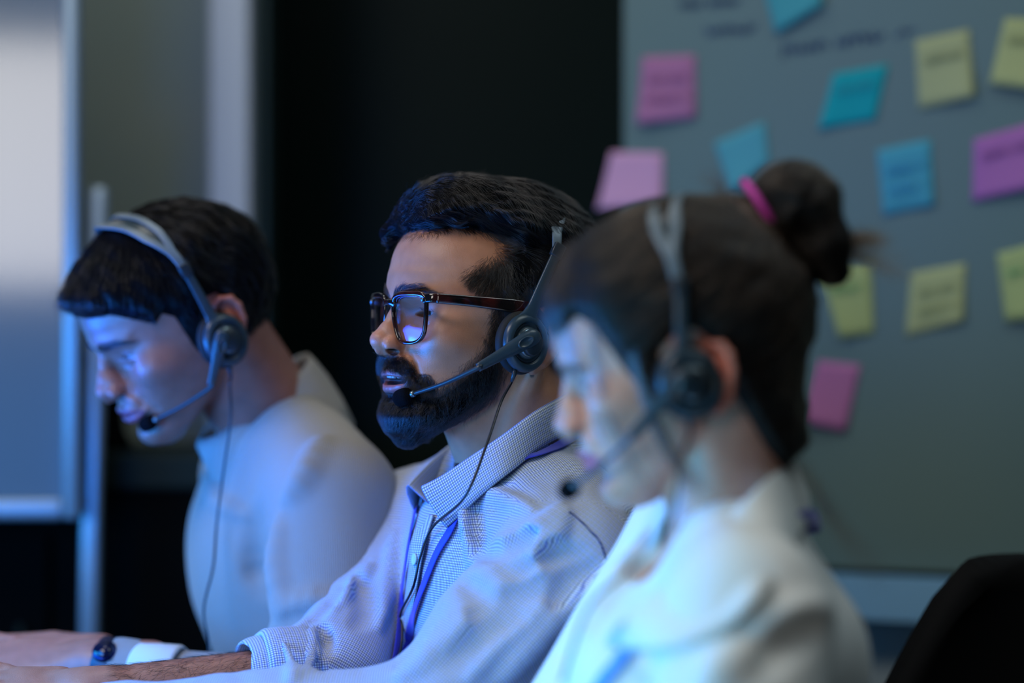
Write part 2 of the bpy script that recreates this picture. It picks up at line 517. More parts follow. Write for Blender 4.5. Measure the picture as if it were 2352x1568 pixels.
def skull_sdf(P, k):
    x, y, z = P[:, 0], P[:, 1], P[:, 2]; ay = np.abs(y); T = k['face']
    f = ell(P, k.get('cr_c', (-4, 0, 47)), k.get('cr_r', (99, 76.5, 86)))
    f = smin(f, ell(P, (30, 0, 66), (64, 62, 52)), 14)
    xf, xb, ww, xw, n = (interp(z, T, j) for j in range(1, 6))
    a = np.where(x > xw, xf-xw, xw-xb)
    rho = ((np.abs(x-xw)/a)**n+(ay/ww)**n)**(1/n)
    g = (rho-1)*np.minimum(ww, 60)*0.85
    g = np.maximum(g, z-T[-1, 0]); g = smax(g, -(z-T[0, 0]), 3)
    return smin(f, g, 14)

def poly_sd(x, z, poly):            # > 0 inside the polygon, distance to its edge
    p = np.asarray(poly, f32); n = len(p); d = np.full(len(x), 1e9, f32); ins = np.zeros(len(x), bool)
    for i in range(n):
        a = p[i]; b = p[(i+1) % n]; e = b-a
        wx, wz = x-a[0], z-a[1]
        t = np.clip((wx*e[0]+wz*e[1])/max(float(e @ e), 1e-6), 0, 1)
        d = np.minimum(d, (wx-e[0]*t)**2+(wz-e[1]*t)**2)
        c = ((a[1] > z) != (b[1] > z)) & (x < (b[0]-a[0])*(z-a[1])/(b[1]-a[1]+1e-9)+a[0])
        ins ^= c
    return np.where(ins, 1, -1)*np.sqrt(d)

def skin_tint(L, base, k):
    """vertex colours by place on the face (L: local mm)"""
    x, y, z = L[:, 0], np.abs(L[:, 1]), L[:, 2]
    c = np.tile(np.array(base, f32), (len(L), 1))
    def blend(mask, col, a):
        nonlocal c
        mm = (mask*a)[:, None].astype(f32); c = c*(1-mm)+np.array(col, f32)*mm
    b = np.array(base)
    red = b*np.array([1.15, 0.72, 0.68])
    def blob(cx, cy, cz, r): return np.exp(-((x-cx)**2+(y-cy)**2+(z-cz)**2)/(r*r))
    blend(blob(114, 0, -9, 12), red, 0.55)
    blend(blob(103, 14, -12, 9), red, 0.45)
    blend(blob(78, 44, -8, 22), red, 0.35)
    blend(np.clip(1-np.abs(y-78)/14, 0, 1)*(x < 8)*(x > -45), red*np.array([1.05, .85, .8]), k.get('ear_red', 0.55))
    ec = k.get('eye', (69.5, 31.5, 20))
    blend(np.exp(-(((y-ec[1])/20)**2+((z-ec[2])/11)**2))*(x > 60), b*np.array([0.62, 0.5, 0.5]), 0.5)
    mz = k.get('mouthz', -39.0); lo = k.get('open', 1.0)
    cur = np.clip(1-(y/28.5)**2, 0, 1)
    top = mz+9.5*cur**0.7-1.5*np.exp(-(y/3)**2); bot = mz-(12.0+lo)*cur**0.7
    m = sstep(0, 1.4, top-z)*sstep(0, 1.6, z-bot)*(y < 28.5)*(x > 86)
    blend(m, k.get('lip', b*np.array([0.95, 0.45, 0.45])), 0.85)
    inner = (np.abs(z-(mz-lo*.4)) < 0.9+lo*1.1)*(x < 98.5-y*y*0.014)*(y < 22)*(x > 78)
    blend(inner.astype(f32), (0.05, 0.012, 0.012), 0.9)
    nost = blob(103.0, 12.0, -15.6+k.get('nosez', 0), 5.6)
    blend(np.clip(nost*1.5, 0, 1), (0.012, 0.004, 0.003), 0.97)  # nostril shade painted into the skin colour
    return c

def skin_material(name, rough=0.42, sss=0.18, bump=0.25):
    m = mat(name, (0.5, 0.3, 0.2), rough, spec=0.45)
    nt, N, L, b = nodes(m)
    a = N.new('ShaderNodeVertexColor'); a.layer_name = 'Col'
    tc = N.new('ShaderNodeTexCoord')
    n1 = N.new('ShaderNodeTexNoise'); n1.inputs['Scale'].default_value = 70; n1.inputs['Detail'].default_value = 4
    mx = N.new('ShaderNodeMix'); mx.data_type = 'RGBA'; mx.blend_type = 'MULTIPLY'
    rp = N.new('ShaderNodeValToRGB')
    rp.color_ramp.elements[0].position = .3; rp.color_ramp.elements[0].color = (.82, .78, .76, 1)
    rp.color_ramp.elements[1].position = .7; rp.color_ramp.elements[1].color = (1.08, 1.05, 1.04, 1)
    mx.inputs[0].default_value = 0.7
    L.new(tc.outputs['Object'], n1.inputs['Vector']); L.new(n1.outputs[0], rp.inputs[0])
    L.new(a.outputs[0], mx.inputs[6]); L.new(rp.outputs[0], mx.inputs[7]); L.new(mx.outputs[2], b.inputs['Base Color'])
    vo = N.new('ShaderNodeTexVoronoi'); vo.inputs['Scale'].default_value = 900
    n2 = N.new('ShaderNodeTexNoise'); n2.inputs['Scale'].default_value = 350; n2.inputs['Detail'].default_value = 5
    ad = N.new('ShaderNodeMath'); ad.operation = 'ADD'
    L.new(tc.outputs['Object'], vo.inputs['Vector']); L.new(tc.outputs['Object'], n2.inputs['Vector'])
    L.new(vo.outputs['Distance'], ad.inputs[0]); L.new(n2.outputs[0], ad.inputs[1])
    bp = N.new('ShaderNodeBump'); bp.inputs['Strength'].default_value = bump; bp.inputs['Distance'].default_value = 0.0004
    L.new(ad.outputs[0], bp.inputs['Height']); L.new(bp.outputs[0], b.inputs['Normal'])
    b.inputs['Subsurface Weight'].default_value = sss
    b.inputs['Subsurface Radius'].default_value = (1.0, 0.35, 0.2)
    b.inputs['Subsurface Scale'].default_value = 0.006
    return m

def eyeballs(pose, k, parent, iris=(0.03, 0.015, 0.008), gaze=(0, 0)):
    ec = k.get('eye', (69.5, 31.5, 20)); R = 12.4
    m = mat('eye_surface', (0.75, 0.72, 0.70), 0.25, spec=0.4)
    nt, N, L, b = nodes(m)
    a = N.new('ShaderNodeVertexColor'); a.layer_name = 'Col'; L.new(a.outputs[0], b.inputs['Base Color'])
    for s in (1, -1):
        V, F = lathe([(max(R*math.sin(t), 0.01), R*math.cos(t)+(0.9*math.exp(-(t/0.38)**2))) for t in np.linspace(0.0, math.pi, 40)], 40)
        V = np.array(V); th = np.arccos(np.clip(V[:, 2]/np.linalg.norm(V, axis=1), -1, 1))
        col = np.tile(np.array([0.42, 0.38, 0.36]), (len(V), 1)); col[th < 0.48] = iris; col[th < 0.2] = (0.003, 0.003, 0.003)
        gy, gz = gaze
        d = np.array([1, math.tan(math.radians(gy))*1, math.tan(math.radians(gz))]); d /= np.linalg.norm(d)
        up = np.array([0, 0, 1.0]); r = np.cross(up, d); r /= np.linalg.norm(r); u = np.cross(d, r)
        W = V @ np.stack([r, u, d])+np.array([ec[0], ec[1]*s, ec[2]])
        meshobj('eye', pose.m(W), F, m, parent, col=col)

# ---------------------------------------------------------------- hair strands
def hair_material(name, color, rough=0.35, melanin=None, coat=0.0):
    m = bpy.data.materials.new(name); m.use_nodes = True
    nt = m.node_tree; N = nt.nodes; L = nt.links
    for n in list(N):
        if n.type == 'BSDF_PRINCIPLED': N.remove(n)
    h = N.new('ShaderNodeBsdfHairPrincipled')
    h.parametrization = 'COLOR'
    h.inputs['Color'].default_value = (*color, 1)
    h.inputs['Roughness'].default_value = rough
    h.inputs['Radial Roughness'].default_value = 0.45
    out = [n for n in N if n.type == 'OUTPUT_MATERIAL'][0]
    L.new(h.outputs[0], out.inputs['Surface'])
    return m

def strands(name, P, radius, m, parent):
    """P (N,S,3) metres"""
    n, s = P.shape[:2]
    cu = bpy.data.hair_curves.new(name)
    cu.add_curves([s]*n)
    cu.position_data.foreach_set('vector', P.astype(np.float32).ravel())
    a = cu.attributes.new('radius', 'FLOAT', 'POINT')
    t = np.linspace(0, 1, s)[None]; prof = radius*(1-0.75*t**2)
    r = np.broadcast_to(prof, (n, s))
    a.data.foreach_set('value', r.astype(np.float32).ravel())
    cu.materials.append(m)
    o = bpy.data.objects.new(name, cu); C.objects.link(o)
    if parent is not None:
        o.parent = parent; o.matrix_parent_inverse = parent_world(parent).inverted()
    return o

def sample_surface(V, F, n, rng, mask=None):
    """n random points on the quads of a mesh (mm); mask = per vertex density weight"""
    a, b, c, d = (V[F[:, i]] for i in range(4))
    ar = 0.5*np.linalg.norm(np.cross(c-a, d-b), axis=1)
    if mask is not None: ar = ar*mask[F].mean(1)
    p = ar/ar.sum(); ix = rng.choice(len(F), n, p=p)
    u = rng.rand(n, 1); v = rng.rand(n, 1)
    return ((a[ix]*(1-u)+b[ix]*u)*(1-v)+(d[ix]*(1-u)+c[ix]*u)*v).astype(f32)

def grow(P0, f, flow, length, steps, level, start_level=None, jitter=0.15, seed=0, ne=1.0):
    """walk strands along flow(p, nrm, t) kept at iso level level(t) of f (all local mm)"""
    rng = np.random.RandomState(seed)
    n = len(P0); out = np.zeros((n, steps, 3), f32); p = P0.copy(); out[:, 0] = p
    L = (length if np.ndim(length) else np.full(n, length)).astype(f32)
    ds = (L/(steps-1))[:, None]
    per = rng.normal(size=(n, 3)).astype(f32)*jitter
    lv = (rng.rand(n)).astype(f32)
    for i in range(1, steps):
        t = i/(steps-1)
        g = grad(f, p, ne); g /= np.linalg.norm(g, axis=1)[:, None]+1e-6
        d = flow(p, g, t)+per
        d = d-g*(d*g).sum(1)[:, None]
        d /= np.linalg.norm(d, axis=1)[:, None]+1e-6
        p = p+d*ds
        tgt = level(t, lv, p)
        v = evalf(f, p); g = grad(f, p, ne); gn = (g*g).sum(1)
        p = p-((v-tgt)/np.maximum(gn, 0.1))[:, None]*g*0.85
        out[:, i] = p
    return out
# ---------------------------------------------------------------- cloth and body helpers
mm = lambda *a: np.array(a, float)*1000
def cast(u, v, f, y0=1.2, y1=3.2):
    """the point (mm) where the view line through pixel u,v meets f, and the outward normal"""
    d = px(u, v, 1.0)-np.array([0, 0, CAM_Z]); L_ = np.linalg.norm(d); o = np.array([0, 0, CAM_Z])*1000
    t = y0*1000*L_; d = d/L_
    for _ in range(140):
        p = (o+d*t).astype(f32)[None]; s = float(f(p)[0])
        if s < 0.15: break
        t += max(s*0.55, 0.15)
        if t > y1*1000*L_: break
    p = (o+d*t).astype(f32)[None]; g = grad(f, p, 1.0)[0]; g = g/(np.linalg.norm(g)+1e-9)
    return (o+d*t), g.astype(float)
def onto(uvs, f, off=0.0):
    """list of pixels -> points on f, lifted by off mm"""
    out = []
    for u, v in uvs:
        p, g = cast(u, v, f); out.append(p+g*off)
    return np.array(out)
def folded(f, folds):
    """add cloth ridges (+) and grooves (-): folds = [(pixel list, radius, sink, k, sign)]"""
    items = []
    for uv, r, sink, k, sg in folds:
        q = catmull(onto(uv, f, -sink), 3); t = np.linspace(0, 1, len(q)); rs = r*np.sin(np.pi*np.clip(t*.9+.05, 0, 1))**.6
        items.append((q, rs, k, sg))
    def g(P):
        d = f(P)
        for q, rs, k, sg in items:
            lo = q.min(0)-60; hi = q.max(0)+60
            m = ((P > lo) & (P < hi)).all(1)
            if m.any():
                c = chain(P[m], q, rs, 2)
                d[m] = smin(d[m], c, k) if sg > 0 else smax(d[m], -c, k)
        return d
    return g
def hand_sdf(P, wrist, fwd, up, lat, curl, sc=1.0, spread=1.0, thumb=1):
    """a hand in mm: wrist point, fwd towards the knuckles, up = back of the hand, lat = towards the little finger; curl = per finger bend (deg) at 3 joints"""
    w0 = np.asarray(wrist, float)
    X, Z, Y = (np.asarray(a, float)/np.linalg.norm(a) for a in (fwd, up, lat))
    R = np.stack([X, Y, Z], 1).astype(f32)
    q = ((P-w0.astype(f32)) @ R)/sc
    f = ell(q, (44, 0, 0), (46, 36, 13.5))
    f = smin(f, ell(q, (62, 4, 2), (26, 37, 11)), 8)
    f = smin(f, cap(q, (-10, 0, 0), (18, 0, 0), 22, 21), 12)
    f = smin(f, ell(q, (30, -26, -6), (30, 14, 14)), 8)
    L_ = [(44, 25, 20), (48, 29, 21), (44, 27, 20), (35, 20, 18)]
    for i, (yy, xx) in enumerate(((-27, 84), (-9, 89), (10, 86), (27, 78))):
        p = np.array([xx, yy, 2.0]); a = 0.0; th = math.radians((yy/27.0)*7*spread); pr = [p-[10, 0, 0], p]; rr = [9.5, 9.8]
        for j in range(3):
            a += math.radians(curl[i][j])
            p = p+np.array([math.cos(a)*math.cos(th), math.sin(th)*math.cos(a), -math.sin(a)])*L_[i][j]; pr.append(p); rr.append([8.8, 7.9, 6.8][j]-(i == 3)*1.0)
        f = smin(f, chain(q, pr, rr, 1.5), 3.5)
        f = smin(f, sph(q, (xx, yy, 5.0), 8.0), 4)             # knuckle
    t0 = np.array([24, -28, -6.0]); t1 = t0+[30, -22, -10]; t2 = t1+[30, -8, -8]; t3 = t2+[22, 3, -4]
    f = smin(f, chain(q, [t0, t1, t2, t3], [14, 11, 9.6, 8], 2), 6)
    return f*sc
def box_uv(V, F, m, fw):
    P = V[F[m]]; n = np.cross(P[:, 2]-P[:, 0], P[:, 3]-P[:, 1]); n /= np.linalg.norm(n, axis=1)[:, None]+1e-9
    lt = np.cross([0, 0, 1.0], fw); a = np.abs(np.stack([n @ fw, n @ lt, n[:, 2]*1.0], 1)); a[:, 0] *= 1.15
    k = a.argmax(1); X, Y, Z = P @ fw, P @ lt, P[..., 2]
    k = k[:, None]
    return np.stack([np.where(k == 0, Y, X), np.where(k == 2, Y, Z)], 2)
def cloth_uv(V, F, axes, dists):
    """per-loop uv in mm: every face takes the chart of the nearest limb. axes: (a, b, ref, radius)"""
    cen = V[F].mean(1)
    D = np.stack([d(cen.astype(f32)) for d in dists], 1); ch = D.argmin(1)
    uv = np.zeros((len(F), 4, 2))
    for k, (a, b, ref, R) in enumerate(axes):
        m = ch == k
        if not m.any(): continue
        if R is None: uv[m] = box_uv(V, F, m, np.asarray(ref, float)); continue
        a = np.asarray(a, float); b = np.asarray(b, float); t = (b-a)/np.linalg.norm(b-a)
        e1 = np.asarray(ref, float); e1 = e1-t*e1.dot(t); e1 /= np.linalg.norm(e1); e2 = np.cross(t, e1)
        P = V[F[m]]-a
        an = np.arctan2(P @ e2, P @ e1)
        c0 = an[:, :1]; an = c0+np.angle(np.exp(1j*(an-c0)))
        uv[m, :, 0] = an*R+k*37.0; uv[m, :, 1] = P @ t
    return uv.reshape(-1, 2), ch
def check_material(name, period=2.25):
    m = mat(name, (0.6, 0.65, 0.7), 0.8, spec=0.2)
    nt, N, L, b = nodes(m)
    uv = N.new('ShaderNodeUVMap'); uv.uv_map = 'UVMap'
    sp = N.new('ShaderNodeSeparateXYZ'); L.new(uv.outputs[0], sp.inputs[0])
    def line(sock, per, ph, width):
        a = N.new('ShaderNodeMath'); a.operation = 'MULTIPLY_ADD'; a.inputs[1].default_value = 1/per; a.inputs[2].default_value = ph+1000
        f = N.new('ShaderNodeMath'); f.operation = 'FRACT'; c = N.new('ShaderNodeMath'); c.operation = 'LESS_THAN'; c.inputs[1].default_value = width
        L.new(sock, a.inputs[0]); L.new(a.outputs[0], f.inputs[0]); L.new(f.outputs[0], c.inputs[0]); return c.outputs[0]
    cur = None; white = sl((214, 222, 228))
    for ax in (0, 1):
        for ph, col in ((0, sl((34, 72, 176))), (.5, sl((52, 66, 84)))):
            l = line(sp.outputs[ax], period*2, ph, .21)
            mx = N.new('ShaderNodeMix'); mx.data_type = 'RGBA'; mx.inputs[7].default_value = (*col, 1)
            k = N.new('ShaderNodeMath'); k.operation = 'MULTIPLY'; k.inputs[1].default_value = 0.62; L.new(l, k.inputs[0]); L.new(k.outputs[0], mx.inputs[0])
            if cur is None: mx.inputs[6].default_value = (*white, 1)
            else: L.new(cur, mx.inputs[6])
            cur = mx.outputs[2]
    L.new(cur, b.inputs['Base Color'])
    tc = N.new('ShaderNodeTexCoord'); nz = N.new('ShaderNodeTexNoise'); nz.inputs['Scale'].default_value = 55; nz.inputs['Detail'].default_value = 4
    bp = N.new('ShaderNodeBump'); bp.inputs['Strength'].default_value = 0.25; bp.inputs['Distance'].default_value = 0.002
    L.new(tc.outputs['Object'], nz.inputs['Vector']); L.new(nz.outputs[0], bp.inputs['Height']); L.new(bp.outputs[0], b.inputs['Normal'])
    b.inputs['Sheen Weight'].default_value = 0.15
    return m
def strip(P, Nn, width, th, name, m, parent=None):
    """a ribbon along P (m) lying against normals Nn"""
    P = np.asarray(P); T = np.gradient(P, axis=0); T /= np.linalg.norm(T, axis=1)[:, None]
    B = np.cross(T, Nn); B /= np.linalg.norm(B, axis=1)[:, None]
    N2 = np.cross(B, T)
    prof = rrect(1, 1, .35, 3); k = len(prof); V = []
    for i in range(len(P)):
        for a, b in prof: V.append(P[i]+N2[i]*a*th+B[i]*b*width)
    F = [[i*k+q, i*k+(q+1) % k, (i+1)*k+(q+1) % k, (i+1)*k+q] for i in range(len(P)-1) for q in range(k)]
    F += [list(range(k))[::-1], [(len(P)-1)*k+q for q in range(k)]]
    return meshobj(name, np.array(V), F, m, parent)
def resample(P, n):
    P = np.asarray(P, float); s = np.r_[0, np.cumsum(np.linalg.norm(np.diff(P, axis=0), axis=1))]
    t = np.linspace(0, s[-1], n); return np.stack([np.interp(t, s, P[:, k]) for k in range(3)], 1)
# ---------------------------------------------------------------- headset, glasses (built in head-local mm, placed by the head's pose)
M_cup = mat('headset_plastic', sl((46, 64, 74)), 0.30, spec=0.5); noise_bump(M_cup, 1500, 0.05, 0.0002)
M_cup_dark = mat('headset_dark_plastic', sl((34, 46, 54)), 0.35)
M_cushion = mat('headset_cushion', sl((14, 18, 22)), 0.75); noise_bump(M_cushion, 900, 0.3, 0.0004)
M_foam = mat('microphone_foam', sl((8, 9, 12)), 1.0, spec=.1); noise_bump(M_foam, 1500, 1.0, 0.0012, detail=6)
M_cable = mat('cable_rubber', sl((20, 24, 30)), 0.35)
M_band = mat('headband_metal', sl((108, 126, 138)), 0.4, metal=0.15)
M_disc = mat('headset_disc', sl((120, 140, 150)), 0.28, metal=0.85)

def local_mb(pose, V): return pose.m(np.array(V, float))

def headset(pose, label, cup, mic, stem_top, apex, cable, yo=0.0, twist=(0.0, 0.0), boom_front=(56, 94, -26), tilt=10, group='headsets worn by the three people'):
    """cup: centre (x, y, z) of the near cup against the ear; mic: tip; stem_top: slider joint; apex: top of band"""
    base = pose.m([cup])[0]
    hs = empty('headset', tuple(base)); tag(hs, label, 'headset', group)
    def put(name, V, F, m, par=hs, smooth=True):
        return meshobj(name, local_mb(pose, V), F, m, par, smooth)
    def cupmap(V, side=1):
        V = np.array(V); c = np.array(cup)
        W = np.stack([V[:, 0], V[:, 2], V[:, 1]], 1)          # lathe axis -> y
        a = math.radians(tilt); X = W[:, 0]*math.cos(a)-W[:, 1]*math.sin(a); Y = W[:, 0]*math.sin(a)+W[:, 1]*math.cos(a)
        W[:, 0] = X; W[:, 1] = Y; W[:, 0] *= .97; W[:, 2] *= 1.05
        W = W+c; W[:, 1] *= side
        return W
    for side in (1, -1):
        V, F = lathe([(9, -2), (20, -3), (25, -1.5), (27.6, 2.5), (27.8, 6), (26.4, 9), (23, 10.5), (10, 10.5)], 56)
        if side < 0: F = [f[::-1] for f in F]
        put('ear_cushion', cupmap(V, side), F, M_cushion)
        prof = [(20, 10), (24.6, 10), (25.6, 11.2), (25.8, 13.5), (24.8, 16.2), (22.4, 18.0), (19.6, 18.8), (18.4, 18.2), (17.6, 16.2), (15.2, 15.6), (14.2, 16.8), (13.6, 18.6), (11.5, 19.8), (7, 20.5), (0.01, 20.8)]
        V, F = lathe(prof, 64)
        if side < 0: F = [f[::-1] for f in F]
        cp = put('ear_cup', cupmap(V, side), F, M_cup)
        if side > 0:
            V, F = lathe([(0.01, 16), (17.3, 16.0), (17.5, 16.7), (16.4, 17.0), (15.8, 16.6), (0.01, 16.6)], 48)
            put('cup_groove', cupmap(V, side), F, M_cup_dark, cp)
            V, F = lathe([(0.01, 19), (12.4, 19.0), (12.8, 19.8), (11, 20.6), (6, 21.3), (0.01, 21.5)], 48)
            put('cup_disc', cupmap(V, side), F, M_disc, cp)
    # stems (flared yokes) and sliders, both sides
    c = np.array(cup, float); st = np.array(stem_top, float); ap = np.array(apex, float)
    for side in (1, -1):
        P = catmull([c+[0, 13, 14], c+[(st[0]-c[0])*.12, 14.5, 24], c+(st-c)*[.30, .30, .42]+[0, 10, 0], c+(st-c)*[.62, .62, .70]+[0, 6, 0], st], 8)
        n = len(P); t = np.linspace(0, 1, n)
        wd = np.interp(t, [0, .12, .28, .45, .8, 1], [30, 24, 15, 11.5, 9.5, 9.0]); th = np.interp(t, [0, .3, 1], [5, 4.6, 3.6])
        V, F = sweep(P, rrect(1, 1, .32, 3), up=(0, 1, 0), scale=[(a, b) for a, b in zip(th, wd)])
        V = np.array(V); V[:, 1] *= side
        if side < 0: F = [f[::-1] for f in F]
        sm = put('yoke', V, F, M_cup)
        d = (st-P[-4]); d /= np.linalg.norm(d)
        V, F = sweep([st-d*3, st-d*2, st+d*9, st+d*10], rrect(6, 12, 1.6, 3), up=(0, 1, 0), scale=[.9, 1, 1, .9])
        V = np.array(V); V[:, 1] *= side
        if side < 0: F = [f[::-1] for f in F]
        put('slider', V, F, M_cup_dark, sm)
    # headband: a strip that widens into two rails on top
    half = [st, st+(ap-st)*[.10, .06, .30]+[0, 1, 0], st+(ap-st)*[.3, .22, .62]+[0, 1, 0], st+(ap-st)*[.62, .55, .90], ap]
    mir = [np.array([p[0], -p[1], p[2]]) for p in half[:-1]][::-1]
    P = catmull(half+mir, 10); n = len(P); t = np.abs(np.linspace(-1, 1, n))
    mb = MB()
    off = np.interp(t, [0, .45, .7, 1], [11.0, 8.0, 1.5, 0]); wd = np.interp(t, [0, .45, .7, 1], [8.0, 7.5, 7.0, 8.0])
    T = np.gradient(P, axis=0); T /= np.linalg.norm(T, axis=1)[:, None]
    cen = np.array([ap[0]*.6, 0, 40.0]); N = P-cen; N[:, 0] *= .2; N -= T*(N*T).sum(1)[:, None]; N /= np.linalg.norm(N, axis=1)[:, None]
    B = np.cross(T, N)
    prof = np.array(rrect(1, 1, .3, 3)); k = len(prof)
    for sgn in (1, -1):
        V = []
        for i in range(n):
            for a, b in prof: V.append(P[i]+B[i]*off[i]*sgn+N[i]*a*2.2+B[i]*b*wd[i])
        F = [[i*k+q, i*k+(q+1) % k, (i+1)*k+(q+1) % k, (i+1)*k+q] for i in range(n-1) for q in range(k)]
        mb.add(V, F)
    put('headband', mb.V, mb.F, M_band)
    V = []; F = []                                             # the soft pad bridging the rails on top
    for i in range(n):
        if t[i] < .72:
            for a, b in rrect(1, 1, .3, 3): V.append(P[i]-N[i]*2.6+N[i]*a*2.4+B[i]*b*off[i]*2)
    m2 = len(V)//k
    F = [[i*k+q, i*k+(q+1) % k, (i+1)*k+(q+1) % k, (i+1)*k+q] for i in range(m2-1) for q in range(k)]+[list(range(k)), [(m2-1)*k+q for q in range(k)][::-1]]
    put('headband_pad', V, F, M_cup)
    # boom pivot, boom arm, microphone
    rear = c+[-3+twist[0], 25.0, 5+twist[1]]; fr = np.array(boom_front, float)
    d = (fr-rear)/np.linalg.norm(fr-rear)
    P = np.array([rear-d*7+(fr-rear+d*7)*q for q in np.linspace(0, 1, 30)])
    t = np.linspace(0, 1, 30)
    rv = np.interp(t, [0, .015, .04, .1, .22, .4, .6, .82, .9, .92, 1], [.6, 3.6, 5.6, 7.6, 8.3, 7.2, 5.6, 4.7, 4.5, 4.3, 4.1])
    V, F = sweep(P, circ(1, 20), up=(0, 1, 0), scale=[(r*.62, r) for r in rv])
    bm = put('boom_arm', V, F, M_cup)
    q = rear+d*11
    V, F = [], []
    for j, (s, h) in enumerate(((1, 0), (1, .8), (.82, 1.1), (.78, .5), (0.01, .5))):
        for i in range(28):
            a = 2*math.pi*i/28
            V.append(q+d*8.5*s*math.cos(a)+np.array([0, 4.6+h, 0])+np.cross(d, [0, 1, 0])*4.6*s*math.sin(a))
    F = [[j*28+i, j*28+(i+1) % 28, (j+1)*28+(i+1) % 28, (j+1)*28+i] for j in range(4) for i in range(28)]
    put('boom_inlay', V, F, M_cup, bm)
    V, F = lathe([(11.2, 20), (11.2, 24.5), (10, 25.5), (0.01, 25.5)], 40); put('boom_pivot', cupmap(V), F, M_cup_dark, bm)
    mc = np.array(mic, float); mid = (fr+mc)/2+np.array([1.5, 2.5, -2.0])
    P = catmull([fr-d*3, fr+d*2, mid, mc], 10)
    V, F = tube(P, np.linspace(2.6, 1.9, len(P)), 12); put('boom_tube', V, F, M_cup_dark, bm)
    dd = P[-1]-P[-3]; dd /= np.linalg.norm(dd)
    V, F = tube([mc-dd*2.6, mc-dd*2.2, mc+dd*2.2, mc+dd*2.6], [2.4, 3.2, 3.2, 2.4], 20); put('microphone_collar', V, F, M_disc, bm)
    t = np.linspace(0, 1, 22); L_ = 20.0
    rr = 8.2*np.clip(1-np.abs(2*t-1.0)**3.2, 0.0, 1)**0.42; rr[0] = 4.0; rr[-1] = .2
    Pm = [mc+dd*(1.2+L_*q) for q in t]
    V, F = tube(Pm, rr, 28)
    V = np.array(V); V += (wob(V.astype(f32), 0.6, 5)*0.12)[:, None]
    put('microphone', V, F, M_foam, bm)
    # cable with a strain relief under the cup
    b0 = pose.m([c+[8, 14, -25]])[0]; b1 = pose.m([c+[11, 13, -36]])[0]
    V, F = tube(np.array([b0, b0*.7+b1*.3, b1]), [.0022, .0024, .0013], 14)
    meshobj('strain_relief', V, F, M_cup_dark, hs)
    P = catmull([b0, b1]+[np.array(q) for q in cable], 14)
    V, F = tube(P, 0.00125, 10); meshobj('cable', V, F, M_cable, hs)
    return hs

M_frame = mat('tortoise_acetate', (0.01, 0.004, 0.003), 0.08, spec=0.7, Coat_Weight=0.6)
noise_tint(M_frame, (0.006, 0.004, 0.004), (0.055, 0.008, 0.006), 45, 3, .48, .66)
def lens_material():
    m = bpy.data.materials.new('lens_glass'); m.use_nodes = True; nt = m.node_tree; N = nt.nodes; L = nt.links
    for n in list(N):
        if n.type == 'BSDF_PRINCIPLED': N.remove(n)
    out = [n for n in N if n.type == 'OUTPUT_MATERIAL'][0]
    t = N.new('ShaderNodeBsdfTransparent'); t.inputs[0].default_value = (0.93, 0.93, 0.97, 1)
    g = N.new('ShaderNodeBsdfGlossy'); g.inputs['Roughness'].default_value = 0.03; g.inputs[0].default_value = (0.80, 0.78, 1.0, 1)
    fr = N.new('ShaderNodeLayerWeight'); fr.inputs[0].default_value = 0.5; pw = N.new('ShaderNodeMath'); pw.operation = 'POWER'; pw.inputs[1].default_value = 3.5; L.new(fr.outputs['Facing'], pw.inputs[0])
    mp = N.new('ShaderNodeMath'); mp.operation = 'MULTIPLY_ADD'; mp.inputs[1].default_value = 0.6; mp.inputs[2].default_value = 0.07
    mx = N.new('ShaderNodeMixShader')
    L.new(pw.outputs[0], mp.inputs[0]); L.new(mp.outputs[0], mx.inputs[0]); L.new(t.outputs[0], mx.inputs[1]); L.new(g.outputs[0], mx.inputs[2]); L.new(mx.outputs[0], out.inputs[0])
    return m

